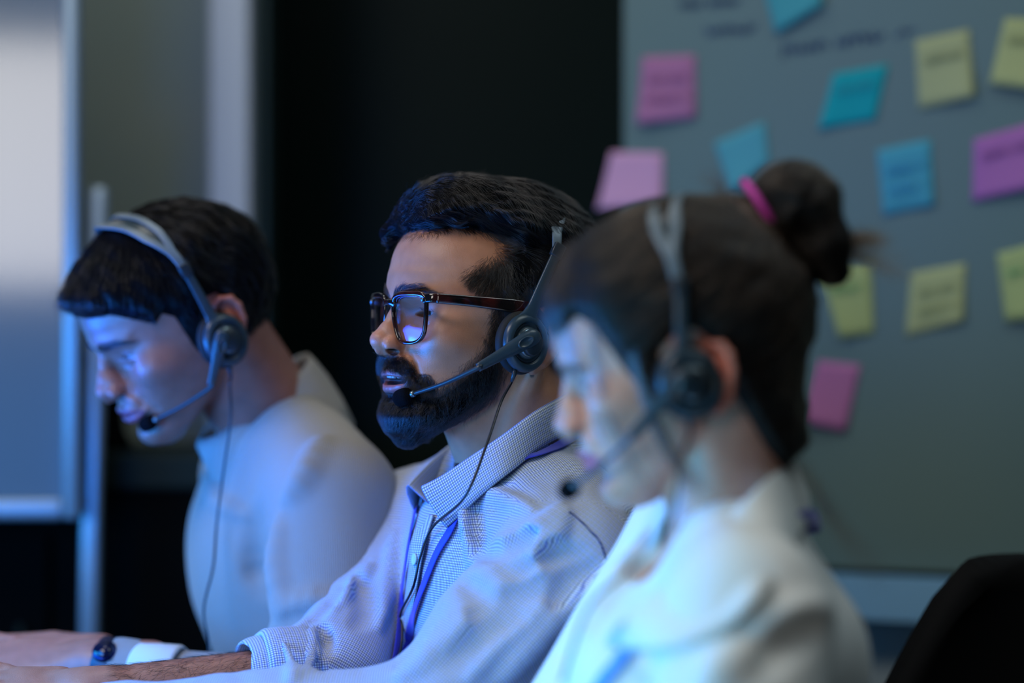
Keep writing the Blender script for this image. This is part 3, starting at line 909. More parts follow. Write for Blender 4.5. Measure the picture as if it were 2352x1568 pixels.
def glasses(pose, label):
    Z0 = 18.0
    root = empty('eyeglasses', tuple(pose.m([(98, 0, Z0)])[0])); tag(root, label, 'glasses')
    out_k = 0.92
    def wrap(y, z): z = Z0+(z-Z0)*out_k; return np.stack([101.5-0.0026*y*y-0.05*(Z0-z)-0.0*z, y, z], 1)
    out = np.array([(9.5, 12), (12, 19.0), (22, 22.2), (38, 22.6), (53, 22.0), (60, 18), (61, 10), (60, -3), (57, -17), (49, -24.5), (35, -26.5), (21, -23.5), (13.0, -12), (9.5, 0)])
    C2 = catmull(out, 8, closed=True)
    for s in (1, -1):
        P = wrap(C2[:, 0]*s, C2[:, 1]+Z0); n = len(P)
        T, N, B = frames(P, True, up=(1, 0, 0))
        zz = C2[:, 1]; wd = np.interp(zz, [-26, 10, 20, 23], [3.2, 3.6, 4.6, 5.2])
        V, F = sweep(P, rrect(1, 1, .35, 4), True, up=(1, 0, 0), scale=[(4.2, a) for a in wd])
        rim = meshobj('rim', pose.m(V), F, M_frame, root)
        # lens
        cen = np.array([35.0, -1.0]); V = []; F = []
        for r in (0.0, .35, .7, 1.0):
            q = cen+(C2-cen)*(r if r else 0.001); V.append(wrap(q[:, 0]*s, q[:, 1]+Z0)+np.array([0.9*(1-r*r)-.2, 0, 0]))
        A = np.concatenate(V); V = np.concatenate([A, A-[1.4, 0, 0]]); o = len(A)
        for j in range(3):
            for i in range(n):
                a, b = j*n+i, j*n+(i+1) % n; c_, d_ = a+n, b+n
                F.append([a, c_, d_, b] if s > 0 else [a, b, d_, c_]); F.append([o+a, o+b, o+d_, o+c_] if s > 0 else [o+a, o+c_, o+d_, o+b])
        meshobj('lens', pose.m(V), F, M_lens, root)
        # end piece, hinge rivet and temple arm
        P = catmull([(93.6, 58.5*s, Z0+15.6), (91.6, 62.5*s, Z0+16.4), (89.0, 66.5*s, Z0+16.6), (83, 69.6*s, Z0+16.4)], 6)
        V, F = sweep(P, rrect(4.2, 8.6, 1.6, 3), up=(1, 0, 0))
        meshobj('end_piece', pose.m(V), F, M_frame, rim)
        P = catmull([(86, 69.2*s, Z0+16.5), (60, 75*s, Z0+15.4), (30, 79.5*s, Z0+13.6), (8, 81*s, Z0+11.8), (-8, 81*s, Z0+9), (-22, 80*s, Z0-4), (-34, 79*s, Z0-22)], 8)
        t = np.linspace(0, 1, len(P)); hh = np.interp(t, [0, .2, .45, .55, .7, 1], [9.2, 9.8, 12.6, 12.8, 9, 7])
        V, F = sweep(P, rrect(1, 1, .3, 4), up=(0, 1, 0), scale=[(3.8, a) for a in hh])
        meshobj('temple_arm', pose.m(V), F, M_frame, root)
        V, F = lathe([(2.1, 0), (2.1, .5), (1.4, 1.2), (0.01, 1.5)], 20)
        V = np.array(V); V = np.stack([V[:, 2], V[:, 0], V[:, 1]], 1)+np.array([95.2, 58.2*s, Z0+15.2])
        meshobj('rivet', pose.m(V), F, M_disc, rim)
    P = catmull(np.array([(101.2, -12, Z0+11), (103.0, -6, Z0+13), (103.4, 0, Z0+13.6), (103.0, 6, Z0+13), (101.2, 12, Z0+11)]), 6)
    V, F = sweep(P, rrect(4.4, 5.6, 1.6, 3), up=(1, 0, 0)); meshobj('bridge', pose.m(V), F, M_frame, root)
    return root
M_lens = lens_material()
# ---------------------------------------------------------------- the office around them
def struct(name, V, F, m, smooth=False):
    o = meshobj(name, np.array(V), F, m, None, smooth); o['kind'] = 'structure'; return o
M_floor = noise_tint(mat('carpet', (.03, .035, .04), .95), sl((40, 46, 50)), sl((60, 66, 70)), 60)
struct('floor', *box((0, 1.2, -.02), (7, 7.6, .04)), M_floor)
M_ceil = mat('ceiling_paint', sl((150, 155, 158)), .9)
struct('ceiling', *box((0, 1.2, 2.72), (7, 7.6, .04)), M_ceil)
# black glass wall behind the people
M_black = mat('black_glass', (0.0015, 0.010, 0.0088), .5, spec=.12)
struct('wall_back', *box((0, 3.72, 1.35), (7, .08, 2.7)), M_black)
M_wall = noise_tint(mat('wall_paint', sl((112, 122, 118)), .85), sl((106, 118, 116)), sl((120, 130, 124)), 2.0)
struct('wall_left', *box((-3.45, 1.2, 1.35), (.1, 7.4, 2.7)), M_wall)
struct('wall_right', *box((3.45, 1.2, 1.35), (.1, 7.4, 2.7)), M_wall)
# rear wall (behind the camera) left open behind the added rear lamp
M_rear = mat('rear_wall_paint', sl((120, 126, 128)), .9)
struct('wall_rear', *box((1.0, -2.45, 1.35), (4.9, .1, 2.7)), M_rear)
# grey-green pillar with a narrow return, its lit face painted paler
M_pil = noise_tint(mat('pillar_paint', sl((150, 164, 156)), .8), sl((138, 156, 150)), sl((160, 170, 158)), 1.5)
M_pil2 = mat('lit_face_paint', sl((206, 218, 226)), .7)
Yp = 3.2
xa, xb, xc = px(150, 0, Yp)[0], px(487, 0, Yp)[0], px(588, 0, Yp)[0]
struct('wall_pillar', *box(((xa+xb)/2-.15, Yp+.06, 1.35), (xb-xa+.3, .12, 2.7)), M_pil)
struct('trim_1', *box(((xb+xc)/2, Yp+.02, 1.35), (xc-xb-.006, .16, 2.7), None, .006), M_pil2)
struct('trim_2', *box((xc+.008, Yp+.06, 1.35), (.016, .12, 2.7)), mat('dark_edge_paint', sl((20, 52, 50)), .6))
# low black cabinet in front of the pillar
M_cab = mat('black_laminate', (0.0010, 0.0014, 0.0014), .8, spec=.05); M_cabtop = mat('dark_green_top', sl((18, 34, 32)), .7, spec=.2)
cab = empty('low_cabinet', (-.8, 3.0, 0)); tag(cab, 'low black cabinet with a dark top, standing against the grey pillar', 'cabinet')
zt = 1.1-(1040-784)*2.88/FPX
V, F = box((-.82, 3.03, (zt-.05)/2+.0), (1.20, .29, zt-.05), None, .004); meshobj('body', V, F, M_cab, cab, False)
V, F = box((-.82, 3.03, zt-.025), (1.22, .31, .05), None, .006); meshobj('top', V, F, M_cabtop, cab, False)
for i in (0, 1, 2):
    V, F = box((-1.22+.4*i, 2.879, .44), (.392, .012, .80), None, .003); dr = meshobj('door', V, F, M_cab, cab, False)
    V, F = tube(np.array([(-1.06+.4*i, 2.862, .60), (-1.06+.4*i, 2.862, .72)]), .005, 8); meshobj('handle', V, F, M_cabtop, dr)
V, F = lathe([(0.01, 0), (.040, 0), (.042, .004), (.030, .03), (.026, .10), (.030, .13), (.024, .145), (0.01, .148)], 28)
bk = meshobj('desk_ornament', np.array(V)+[px(238, 1040, 2.96)[0], 2.96, zt], F, M_cab); tag(bk, 'small black object on the low cabinet, behind the chin of the man in the sweater', 'ornament')
# whiteboard on a wheeled stand, far left
wb = empty('whiteboard', (-.75, 2.78, 0)); tag(wb, 'white board on an upright metal stand at the left edge, shining with reflected light', 'whiteboard')
M_enamel = mat('whiteboard_enamel', sl((84, 104, 118)), .5, spec=.3, Coat_Weight=1.0, Coat_Roughness=.09, Coat_IOR=1.85)
M_alu = mat('brushed_aluminium', sl((150, 172, 186)), .38, metal=.55)
Yb = 2.75
x0, x1 = px(148, 0, Yb)[0], px(186, 0, Yb)[0]; z0, z1 = px(0, 1146, Yb)[2], px(0, 1190, Yb)[2]
wx0 = -1.45
V, F = box(((wx0+x0)/2, Yb, (z1+2.05)/2), (x0-wx0, .012, 2.05-z1-.02)); meshobj('writing_surface', V, F, M_enamel, wb, False)
V, F = box(((x0+x1)/2, Yb-.002, (z1+2.07)/2), (x1-x0, .026, 2.07-z1), None, .004); meshobj('frame', V, F, M_alu, wb)
V, F = box(((wx0+x0)/2, Yb-.002, (z0+z1)/2), (x0-wx0, .026, z0-z1), None, .004); meshobj('frame', V, F, M_alu, wb)
V, F = box(((wx0+x0)/2, Yb-.002, 2.06), (x0-wx0, .026, .022), None, .004); meshobj('frame', V, F, M_alu, wb)
V, F = box((wx0-.011, Yb-.002, (z1+2.07)/2), (.022, .026, 2.07-z1), None, .004); meshobj('frame', V, F, M_alu, wb)
for xl in (px(190, 0, Yb)[0], wx0-.02):
    P = np.array([(xl+.014, Yb+.04, px(0, 425, Yb)[2]), (xl+.013, Yb+.04, px(0, 440, Yb)[2]), (xl+.003, Yb+.04, .85), (xl-.008, Yb+.04, .10)])
    V, F = sweep(P, rrect(.024, .024, .006, 3), up=(0, 1, 0), scale=[.8, 1, 1, 1]); ps = meshobj('post', V, F, M_alu, wb)
    V, F = sweep(np.array([(xl-.008, Yb-.36, .085), (xl-.008, Yb-.35, .095), (xl-.008, Yb+.07, .095), (xl-.008, Yb+.08, .085)]), rrect(.03, .03, .006, 3), up=(0, 0, 1)); ft = meshobj('foot', V, F, M_alu, wb)
    for dy in (-.34, .04):
        V, F = lathe([(0.01, -.012), (.034, -.012), (.037, 0), (.034, .012), (0.01, .012)], 24); V = np.array(V)[:, [2, 0, 1]]
        meshobj('wheel', V+[xl-.008, Yb+dy+.02, .037], F, M_cab, ft)
# ---- the glass notice board, turned a little towards the camera
bA = np.array([.150, 2.86]); ba = math.radians(22); bd = np.array([math.cos(ba), -math.sin(ba)]); bn = np.array([-math.sin(ba), -math.cos(ba)])
def bp(s, z, off=0.0):             # board coordinates -> world
    q = bA+bd*s+bn*off; return np.array([q[0], q[1], z])
def bpx(u, v):                     # pixel -> (s, z) on the board
    k = (u-1176)/FPX; s = (k*bA[1]-bA[0])/(bd[0]-k*bd[1]); Y = bA[1]+bd[1]*s
    return s, CAM_Z-(v-784)*Y/FPX
def bbox(s0, s1, z0, z1, o0, o1):
    V = np.array([bp(s, z, o) for s in (s0, s1) for o in (o0, o1) for z in (z0, z1)])
    return V, [[0, 1, 3, 2], [4, 6, 7, 5], [0, 4, 5, 1], [2, 3, 7, 6], [0, 2, 6, 4], [1, 5, 7, 3]]
M_gw = noise_tint(mat('partition_panel', sl((160, 175, 172)), .9), sl((150, 168, 166)), sl((166, 180, 176)), 3.0)
V, F = bbox(-.02, 2.6, 0, 2.7, -.16, -.06); struct('wall_partition', V, F, M_gw)
gb = empty('glass_board', tuple(bp(.9, .8))); tag(gb, 'large grey-green glass board covered with sticky notes and faint blue handwriting', 'glass board')
M_gb = mat('back_painted_glass', sl((94, 120, 119)), .55, spec=.25)
s_, zr0 = bpx(2040, 1313); _, zr1 = bpx(2040, 1420)
V, F = bbox(.0, 2.3, zr0, 2.35, -.012, 0); meshobj('glass_pane', V, F, M_gb, gb, False)
V, F = bbox(.0, 2.3, zr1, zr0-.004, -.02, .022); meshobj('bottom_rail', V, F, mat('rail_aluminium', sl((130, 186, 226)), .4, metal=.15), gb, False)
V, F = bbox(.0, 2.3, zr0-.004, zr0+.003, -.01, .004); meshobj('rail_gasket', V, F, M_cab, gb, False)
def ribbon(pts, w, off, name, m, parent):        # a pen stroke lying on the board plane
    mb = MB()
    for st in pts:
        st = np.array(st)
        for i in range(len(st)-1):
            a, b = st[i], st[i+1]; d = b-a; L_ = np.linalg.norm(d)+1e-9; n_ = np.array([-d[1], d[0]])/L_*w/2; e = d/L_*w*.35
            q = [a-e-n_, b+e-n_, b+e+n_, a-e+n_]
            V = [bp(x, z, off) for x, z in q]+[bp(x, z, off+.0004) for x, z in q]
            mb.add(V, [[0, 1, 2, 3], [7, 6, 5, 4], [0, 4, 5, 1], [1, 5, 6, 2], [2, 6, 7, 3], [3, 7, 4, 0]])
    return mb.obj(name, m, parent, False)
def scribble(rng_, s0, s1, z, h, slope=0.0, gap=True):
    """a row of loose handwriting: short joined arcs"""
    out = []; s = s0
    while s < s1:
        wl = rng_.uniform(2.2, 5.0)*h; e = min(s+wl, s1); n = max(5, int((e-s)/h*6)); t = np.linspace(0, 1, n)
        xs = s+(e-s)*t+h*.18*np.sin(t*n*1.9+rng_.uniform(0, 6)); zs = z+slope*(xs-s0)+h*.42*np.sin(t*n*2.3+rng_.uniform(0, 6))*rng_.uniform(.6, 1, n)
        out.append(list(zip(xs, zs))); s = e+h*rng_.uniform(.5, 1.0)
    return out
M_bluepen = mat('blue_marker', sl((16, 62, 96)), .6)
rg = np.random.RandomState(3)
st = []
for (u0, u1, v, h, sl_) in ((1625, 1735, 72, .017, 0), (1795, 2095, 118, .020, .10), (1560, 1700, 12, .012, 0)):
    s0, z_ = bpx(u0, v); s1, _ = bpx(u1, v); ribbon(scribble(rg, s0, s1, z_, h, sl_), .0042, .0006, 'handwriting', M_bluepen, gb)
NOTES = [
 ([(1745, -60), (1868, -100), (1894, 12), (1784, 80)], (62, 168, 178), 'light blue sticky note cut off by the top edge of the photo', None),
 ([(1476, 131), (1598, 126), (1600, 272), (1466, 287)], (188, 118, 166), 'dusky pink sticky note highest on the left side of the glass board', (120, 60, 110)),
 ([(1915, 170), (2042, 147), (2012, 276), (1881, 298)], (0, 176, 184), 'saturated teal sticky note, slanted like a diamond, between pink and yellow ones', (60, 140, 150)),
 ([(2102, 94), (2226, 67), (2240, 224), (2111, 252)], (182, 192, 132), 'pale yellow sticky note with one line of writing, right of the teal note', (90, 100, 70)),
 ([(2308, 42), (2430, 46), (2440, 216), (2275, 194)], (184, 196, 126), 'pale yellow sticky note cut off by the right edge near the top corner', (90, 100, 70)),
 ([(1641, 328), (1758, 278), (1769, 372), (1682, 447)], (78, 176, 190), 'pale blue sticky note just left of the woman\'s hair bun', None),
 ([(2015, 345), (2139, 319), (2147, 472), (2030, 496)], (66, 174, 196), 'sky blue sticky note with two lines of blue writing, right of the hair bun', (24, 120, 190)),
 ([(2237, 320), (2380, 280), (2390, 428), (2234, 464)], (186, 110, 188), 'purple-pink sticky note at the right edge with one dark line of writing', (90, 40, 100)),
 ([(1404, 349), (1524, 351), (1526, 472), (1376, 482)], (226, 166, 208), 'light pink sticky note directly above the woman\'s headband, against the board\'s left edge', None),
 ([(1878, 612), (2003, 602), (2008, 768), (1932, 777)], (180, 196, 116), 'yellow sticky note half hidden below the hair bun, with green writing', (60, 160, 90)),
 ([(2092, 627), (2219, 604), (2214, 736), (2081, 774)], (186, 198, 132), 'pale yellow sticky note with two short dark lines, lowest yellow one right of the bun', (110, 120, 80)),
 ([(2290, 582), (2410, 552), (2420, 726), (2311, 739)], (178, 200, 124), 'yellow-green sticky note cut off by the right edge at mid height, with green writing', (60, 170, 110)),
 ([(1880, 828), (1977, 838), (1944, 992), (1840, 966)], (196, 116, 172), 'pink sticky note lowest on the board, behind the nape of the woman', None)]
for k, (q, col, lab, ink) in enumerate(NOTES):
    Q = np.array([bpx(u, v) for u, v in q]); tl, tr, br, bl = Q; n = 9
    G = np.zeros((n, n, 3))
    for i in range(n):
        for j in range(n):
            a, b = i/(n-1), j/(n-1); p = (tl*(1-a)+tr*a)*(1-b)+(bl*(1-a)+br*a)*b
            G[i, j] = bp(p[0], p[1], .0012+.010*b*b*(.5+.5*math.sin(k*1.7+a*2)))
    m = mat('note_paper', sl([c_*.78+.13*sum(col)/3 for c_ in col]), .85, spec=.2); noise_bump(m, 60, .1, .001)
    o = sheet(G, .0005, 'sticky_note', m, None, smooth=True)
    o.location = tuple(G.mean((0, 1)));
    o.data.transform(Matrix.Translation(-o.location))
    tag(o, lab, 'sticky note', 'sticky notes on the glass board')
    if ink:
        mk = mat('pen_ink', sl([c_*.45+k_*.55 for c_, k_ in zip(ink, col)]), .7); c = Q.mean(0); e = (tr-tl); sl_ = e[1]/e[0]; rows_ = 2 if k in (1, 6, 10) else 1; mb = MB()
        for r_ in range(rows_):
            b = (.35+.3*r_) if rows_ == 2 else .32
            pa = (tl*.85+tr*.15)*(1-b)+(bl*.85+br*.15)*b; pb = (tl*.15+tr*.85)*(1-b)+(bl*.15+br*.85)*b
            for stx in scribble(rg, 0.0, 1.0, 0, .16):
                stx = np.array(stx); hgt = .075
                pts = [pa+(pb-pa)*x+np.array([0, z*hgt]) for x, z in stx]
                for i in range(len(pts)-1):
                    A, B2 = pts[i], pts[i+1]; dd = B2-A; L_ = np.linalg.norm(dd)+1e-9; nn = np.array([-dd[1], dd[0]])/L_*.0010
                    of = .0012+.010*b*b+.0035; qd = [A-nn, B2-nn, B2+nn, A+nn]
                    mb.add([bp(x, z, of) for x, z in qd]+[bp(x, z, of+.0003) for x, z in qd], [[0, 1, 2, 3], [7, 6, 5, 4], [0, 4, 5, 1], [2, 6, 7, 3]])
        w_o = mb.obj('handwriting', mk, o, False)
# ---- desk under their arms (its top lies just below the frame)
M_desk = mat('desk_laminate', sl((70, 76, 82)), .45)
dk = [(-1.15, .95), (-.02, .95), (-.02, 1.45), (-.125, 1.80), (-.30, 2.25), (-1.15, 2.25)]
desk = empty('desk', (-.7, 1.6, 0)); tag(desk, 'long grey desk under the forearms of the three people', 'desk')
n = len(dk); V = [(x, y, z) for z in (.70, .724) for x, y in dk]
F = [list(range(n))[::-1], [n+i for i in range(n)]]+[[i, (i+1) % n, n+(i+1) % n, n+i] for i in range(n)]
meshobj('top', np.array(V), F, M_desk, desk, False)
for x, y in ((-1.08, 1.02), (-.12, 1.02), (-1.08, 2.18), (-.42, 2.16)):
    V, F = box((x, y, .35), (.05, .05, .70), None, .004); meshobj('leg', V, F, M_cab, desk)
# ---- black office chair, right
M_mesh = noise_bump(mat('chair_fabric', (0.002, 0.002, 0.0022), .8, spec=.15), 700, .4, .0006)
ch = empty('office_chair', (.60, 2.12, 0)); tag(ch, 'empty black office chair with a rounded back at the right edge', 'chair')
cx, cy = .618, 2.12; G = np.zeros((25, 15, 3))
def chair_pt(a, b):                # a across 0..1, b bottom..top 0..1
    w_ = .32*(1-.48*b*b)
    s = (a*2-1)
    zz = .46+.423*b-.018*abs(s)**6*b
    return np.array([cx+s*w_*(1-.06*max(0, b-.92)*12*abs(s)**4), cy+.02-.06*s*s+.05*b, zz])
G = np.array([[chair_pt(i/24, j/14) for j in range(15)] for i in range(25)])
sheet(G, .035, 'backrest', M_mesh, ch)
V, F = box((cx, cy-.24, .46), (.50, .48, .07), None, .03); meshobj('seat', V, F, M_mesh, ch)
V, F = tube(np.array([(cx, cy-.22, .10), (cx, cy-.22, .43)]), .028, 16); meshobj('column', V, F, M_cab, ch)
for k in range(5):
    a = 2*math.pi*k/5+.3; e = np.array([math.cos(a), math.sin(a), 0])
    c0 = np.array([cx, cy-.22, .11]); V, F = sweep([c0, c0+e*.15, c0+e*.30-[0, 0, .03]], rrect(.03, .04, .01), up=(0, 0, 1), scale=[1, .9, .7]); lg = meshobj('leg', V, F, M_cab, ch)
    V, F = lathe([(0.01, -.02), (.026, -.02), (.030, 0), (.026, .02), (0.01, .02)], 20); V = np.array(V)[:, [2, 0, 1]]
    meshobj('wheel', V+(c0+e*.295)*[1, 1, 0]+[0, 0, .030], F, M_cab, lg)
V, F = sweep([(cx, cy-.1, .44), (cx, cy+.06, .46), (cx, cy+.075, .62)], rrect(.012, .06, .004), up=(1, 0, 0)); meshobj('back_bracket', V, F, M_cab, ch)
# ================================================================ the man in the middle
MAN = Pose((-0.024, 2.03, 1.1015), 27, -2)
MK = dict(face=FACE_M, chin=83, open=3.0, nose=-2.0, nosez=3.0, eye=(65.8, 32.5, 21), mouthx=-3.0, mouthz=-40.0, ear=(-9, 71, 2), lids=(2.7, 2.7), lip=sl((150, 88, 92)), ear_red=0.35)
MAN_SKIN = sl((190, 133, 99))
man_neck_a = np.array([-18, 0, -6.0]); man_neck_b = MAN.inv(np.array([[18.0, 2055.0, 968.0]], f32))[0]
def man_head(L):                    # local mm
    f = head_sdf(L, MK)
    nk = cap(L, man_neck_a, man_neck_b, 55, 60)
    nk = smin(nk, cap(L, (28, 0, -62), tuple(man_neck_b+np.array([42, 0, 6])), 22, 26), 26)
    # sternomastoid and throat
    nk = smin(nk, cap(L, (-22, 60, -22), tuple(man_neck_b+np.array([48, 22, 4])), 10, 9), 9)
    f = smin(f, nk, 9)
    return f

man = empty('person', (0.02, 2.06, 0.45))
tag(man, 'bearded man in glasses and a checked shirt, in the middle, speaking', 'person', 'people working with headsets')
skin_m = skin_material('man_skin', .40, .12)
def build_head(pose, f, lo, hi, h):
    V, F = nets(f, lo, hi, h)
    return V, F
mV, mF = build_head(MAN, man_head, (-112, -92, -118), (128, 92, 140), 1.15)
# ---------------------------------------------------------------- the man's hair, beard and brows
MAN_HAIR = [(100, 94), (74, 95), (60, 101), (40, 98), (20, 88), (28, 79), (42, 69), (56, 58), (50, 50), (40, 43), (31, 34), (29, 18), (29, -8), (10, -10), (6, 16), (-8, 30), (-20, 20), (-26, -8), (-32, -34), (-60, -50), (-140, -50), (-140, 170), (100, 170)]
MAN_BEARD = [(33, 32), (35, 12), (39, -5), (46, -15), (56, -26), (66, -36), (74, -42), (80, -34), (88, -24), (97, -17), (120, -18), (120, -110), (60, -104), (38, -82), (20, -68), (6, -52), (4, -30), (8, -6), (10, 14)]
def man_skull(P): return skull_sdf(P, MK)
def man_hair_mask(P): return poly_sd(P[:, 0], P[:, 2], MAN_HAIR)
def man_hair_vol(P):
    x, y, z = P[:, 0], P[:, 1], P[:, 2]; ay = np.abs(y)
    m = man_hair_mask(P)
    top = sstep(78, 108, z+np.clip((-x-30)*.35, 0, 30))
    T = 4.5+19.0*top+2.5*sstep(-20, 60, x)*top
    T = T+5.5*sstep(20, -60, x)*(1-top)
    T = T*sstep(3, 20, m)-(14*sstep(34, 22, x*-1+34)*0+7*sstep(22, 8, m)+9*sstep(6, 26, x)*sstep(86, 74, z))*(1-top)-7*sstep(3, -3, m)*top
    f = man_skull(P)-T
    f = f-wob(P*np.array([.35, 1, 1], f32), 0.045, 3, 3)*3.0*top
    q = chain(P, [(58, 46, 118), (68, 20, 121), (73, -10, 117), (71, -36, 106)], [15, 17, 17, 15], 4)
    q = smin(q, chain(P, [(76, -30, 108), (85, -42, 98), (82, -50, 86)], [13, 10, 3], 4), 6)
    q = smin(q, ell(P, (30, 10, 134), (44, 44, 20)), 10)
    return smin(f, q, 9)
hV, hF = nets(man_hair_vol, (-125, -100, -70), (112, 104, 172), 2.2)
M_hair_base = mat('black_hair_mass', (0.0016, 0.0016, 0.002), 0.8, spec=0.06)
M_hair = hair_material('black_hair', (0.003, 0.003, 0.0034), 0.19)
man_hair = meshobj('hair', MAN.m(hV), hF, M_hair_base, man)
rng = np.random.RandomState(7)

def man_flow(p, g, t):
    x, y, z = p[:, 0], p[:, 1], p[:, 2]; n = len(p)
    d = np.zeros((n, 3), f32)
    top = sstep(86, 102, z+np.clip(-x-40, 0, 60)*.4)
    # top: swept back and towards the near side, with waves
    wv = wob(p*np.array([.6, 1, .6], f32), 0.028, 11, 2)
    dx = -0.9+0.25*wv; dy = 0.55+0.6*wv+0.4*sstep(-10, 50, y)*sstep(-60, 30, x); dz = -0.2-1.2*sstep(20, 55, y)
    front = sstep(60, 88, x)
    dx = dx+front*0.7; dz = dz+front*1.2*(1-t*1.2); dy = dy+front*0.15
    # sides: forward and down at the temple, straight down/back behind
    tm = sstep(10, 50, x)
    sx = 0.75*tm-0.25*(1-tm)+0.2*wob(p, 0.05, 4, 2); sz = -0.8
    # behind the recess: swept straight back
    bk = sstep(62, 84, z)*(1-tm)
    sx = sx*(1-bk)-1.0*bk; sz = sz*(1-bk)-0.25*bk
    d[:, 0] = dx*top+sx*(1-top); d[:, 1] = dy*top+0.0; d[:, 2] = dz*top+sz*(1-top)
    return d
# long top strands lying over the mass
wtop = sstep(84, 96, hV[:, 2]+np.clip(-hV[:, 0]-30, 0, 60)*.5).astype(float)+0.15
m_ = man_hair_mask(hV); wtop *= (m_ > -14)
roots = sample_surface(hV, hF, 16000, rng, wtop)
clump = wob(roots, 0.12, 21, 2)
def lvl_top(t, lv, p): return -2.5+5.0*t**.7*(0.25+lv)+1.4*wob(p*np.array([.35, 1, 1], f32), .10, 8, 2)*t
P = grow(roots, man_hair_vol, man_flow, 30+18*rng.rand(len(roots)), 12, lvl_top, jitter=.12, seed=1)
strands('hair_strands', MAN.m(P.reshape(-1, 3)).reshape(P.shape), 0.00009, M_hair, man_hair)
# fly-away tips along the top outline
r2 = sample_surface(hV, hF, 2600, rng, (hV[:, 2] > 122).astype(float))
P = grow(r2, man_hair_vol, man_flow, 22+14*rng.rand(len(r2)), 10, lambda t, lv, p: -1+9*t*t*lv*lv+2*t*wob(p, .05, 33, 2), jitter=.45, seed=2)
strands('loose_strands', MAN.m(P.reshape(-1, 3)).reshape(P.shape), 0.00005, M_hair, man_hair)
# short side hair and the soft hairline, rooted on the skin
hm = man_hair_mask(mV)
top_ = sstep(92, 104, mV[:, 2])
w_ = np.clip((hm+3.5)/9, 0, 1)**1.3*(1-top_*(hm > 12))*(np.abs(mV[:, 1]) < 78)*(mV[:, 2] > -45)*(mV[:, 1] > -60)
r3 = sample_surface(mV, mF, 50000, rng, w_.astype(float))
hm3 = np.clip(man_hair_mask(r3), 0, 14)
P = grow(r3, man_skull, man_flow, 6+hm3*1.0+4*rng.rand(len(r3)), 7, lambda t, lv, p: -0.3+(2.2+np.clip(man_hair_mask(p), 0, 12)*.35)*t*(.3+lv), jitter=.28, seed=3)
strands('side_strands', MAN.m(P.reshape(-1, 3)).reshape(P.shape), 0.00008, M_hair, man_hair)

# beard
def man_beard_mask(P):
    x, y, z = P[:, 0], P[:, 1], P[:, 2]; ay = np.abs(y)
    m = poly_sd(x, z, MAN_BEARD)
    lips = np.sqrt(((ay)/27.0)**2+((z+41.5)/11.5)**2)
    m = np.where(x > 80, np.minimum(m, (lips-1)*16), m)
    m = np.minimum(m, np.where((z > -34) & (x > 70), 31-ay-(z+34)*.35, 99))          # moustache width
    m = np.minimum(m, np.where((x > 60), -17.5-z-0.0*ay, 99))                           # under the nose
    return m
def man_beard_vol(P):
    x, y, z = P[:, 0], P[:, 1], P[:, 2]
    m = man_beard_mask(P)
    lo = sstep(-48, -84, z); fr = sstep(30, 84, x)
    T = 1.2+3.5*lo+4.0*lo*fr
    T = T*sstep(12, 24, m+8*(x > 84)*(z < -52))-6*sstep(14, 5, m+8*(x > 84)*(z < -52))-9*(z > -47)*(x > 66)
    b = man_skull(P)-T
    b = smin(b, ell(P, (79, 0, -88), (13, 20, 15)), 12)
    return b
bV, bF = nets(man_beard_vol, (-5, -74, -118), (125, 74, 8), 1.8)
keep = (bF >= 0).all(1)
M_beard_base = mat('beard_mass', (0.003, 0.003, 0.003), 0.95, spec=0.02)
man_beard = meshobj('beard', MAN.m(bV), bF, M_beard_base, man)
def beard_flow(p, g, t):
    x, y, z = p[:, 0], p[:, 1], p[:, 2]; n = len(p)
    d = np.zeros((n, 3), f32)
    mo = ((z > -36) & (x > 74)).astype(f32)
    ch = sstep(60, 88, x)*(1-mo)
    wv = wob(p, 0.09, 17, 2)
    d[:, 0] = 0.10*(1-mo)+0.25*wv; d[:, 1] = np.tanh(y/7)*(0.95*mo-0.22*ch)+.15*wob(p, .1, 18, 2); d[:, 2] = -1.0+.35*mo
    return d
bm_ = man_beard_mask(mV)
w_ = np.clip((bm_+2.5)/13, 0, 1)**1.5*((np.abs(mV[:, 1]) < 76))*(mV[:, 1] > -45)
w_ = np.where(mV[:, 0] > 72, np.clip((bm_+1)/3.5, 0, 1)*(mV[:, 1] > -45), w_)
r4 = sample_surface(mV, mF, 24000, rng, (w_*(1+1.6*((mV[:, 0] > 74) & (mV[:, 2] > -50)))).astype(float))
P = grow(r4, man_head, beard_flow, 6+5*rng.rand(len(r4)), 6, lambda t, lv, p: -.2+3.4*t*(.25+lv), jitter=.38, seed=4)
strands('beard_strands', MAN.m(P.reshape(-1, 3)).reshape(P.shape), 0.00006, M_hair, man_beard)
w_ = (man_beard_mask(bV) > 3)*((bV[:, 1] > -50))*1.0
r5 = sample_surface(bV, bF, 15000, rng, w_*(1+2.0*sstep(50, 80, bV[:, 0])))
P = grow(r5, man_beard_vol, beard_flow, 11+9*rng.rand(len(r5)), 8, lambda t, lv, p: -1.0+3.6*t*(.15+lv), jitter=.42, seed=5)
strands('beard_strands', MAN.m(P.reshape(-1, 3)).reshape(P.shape), 0.00006, M_hair, man_beard)
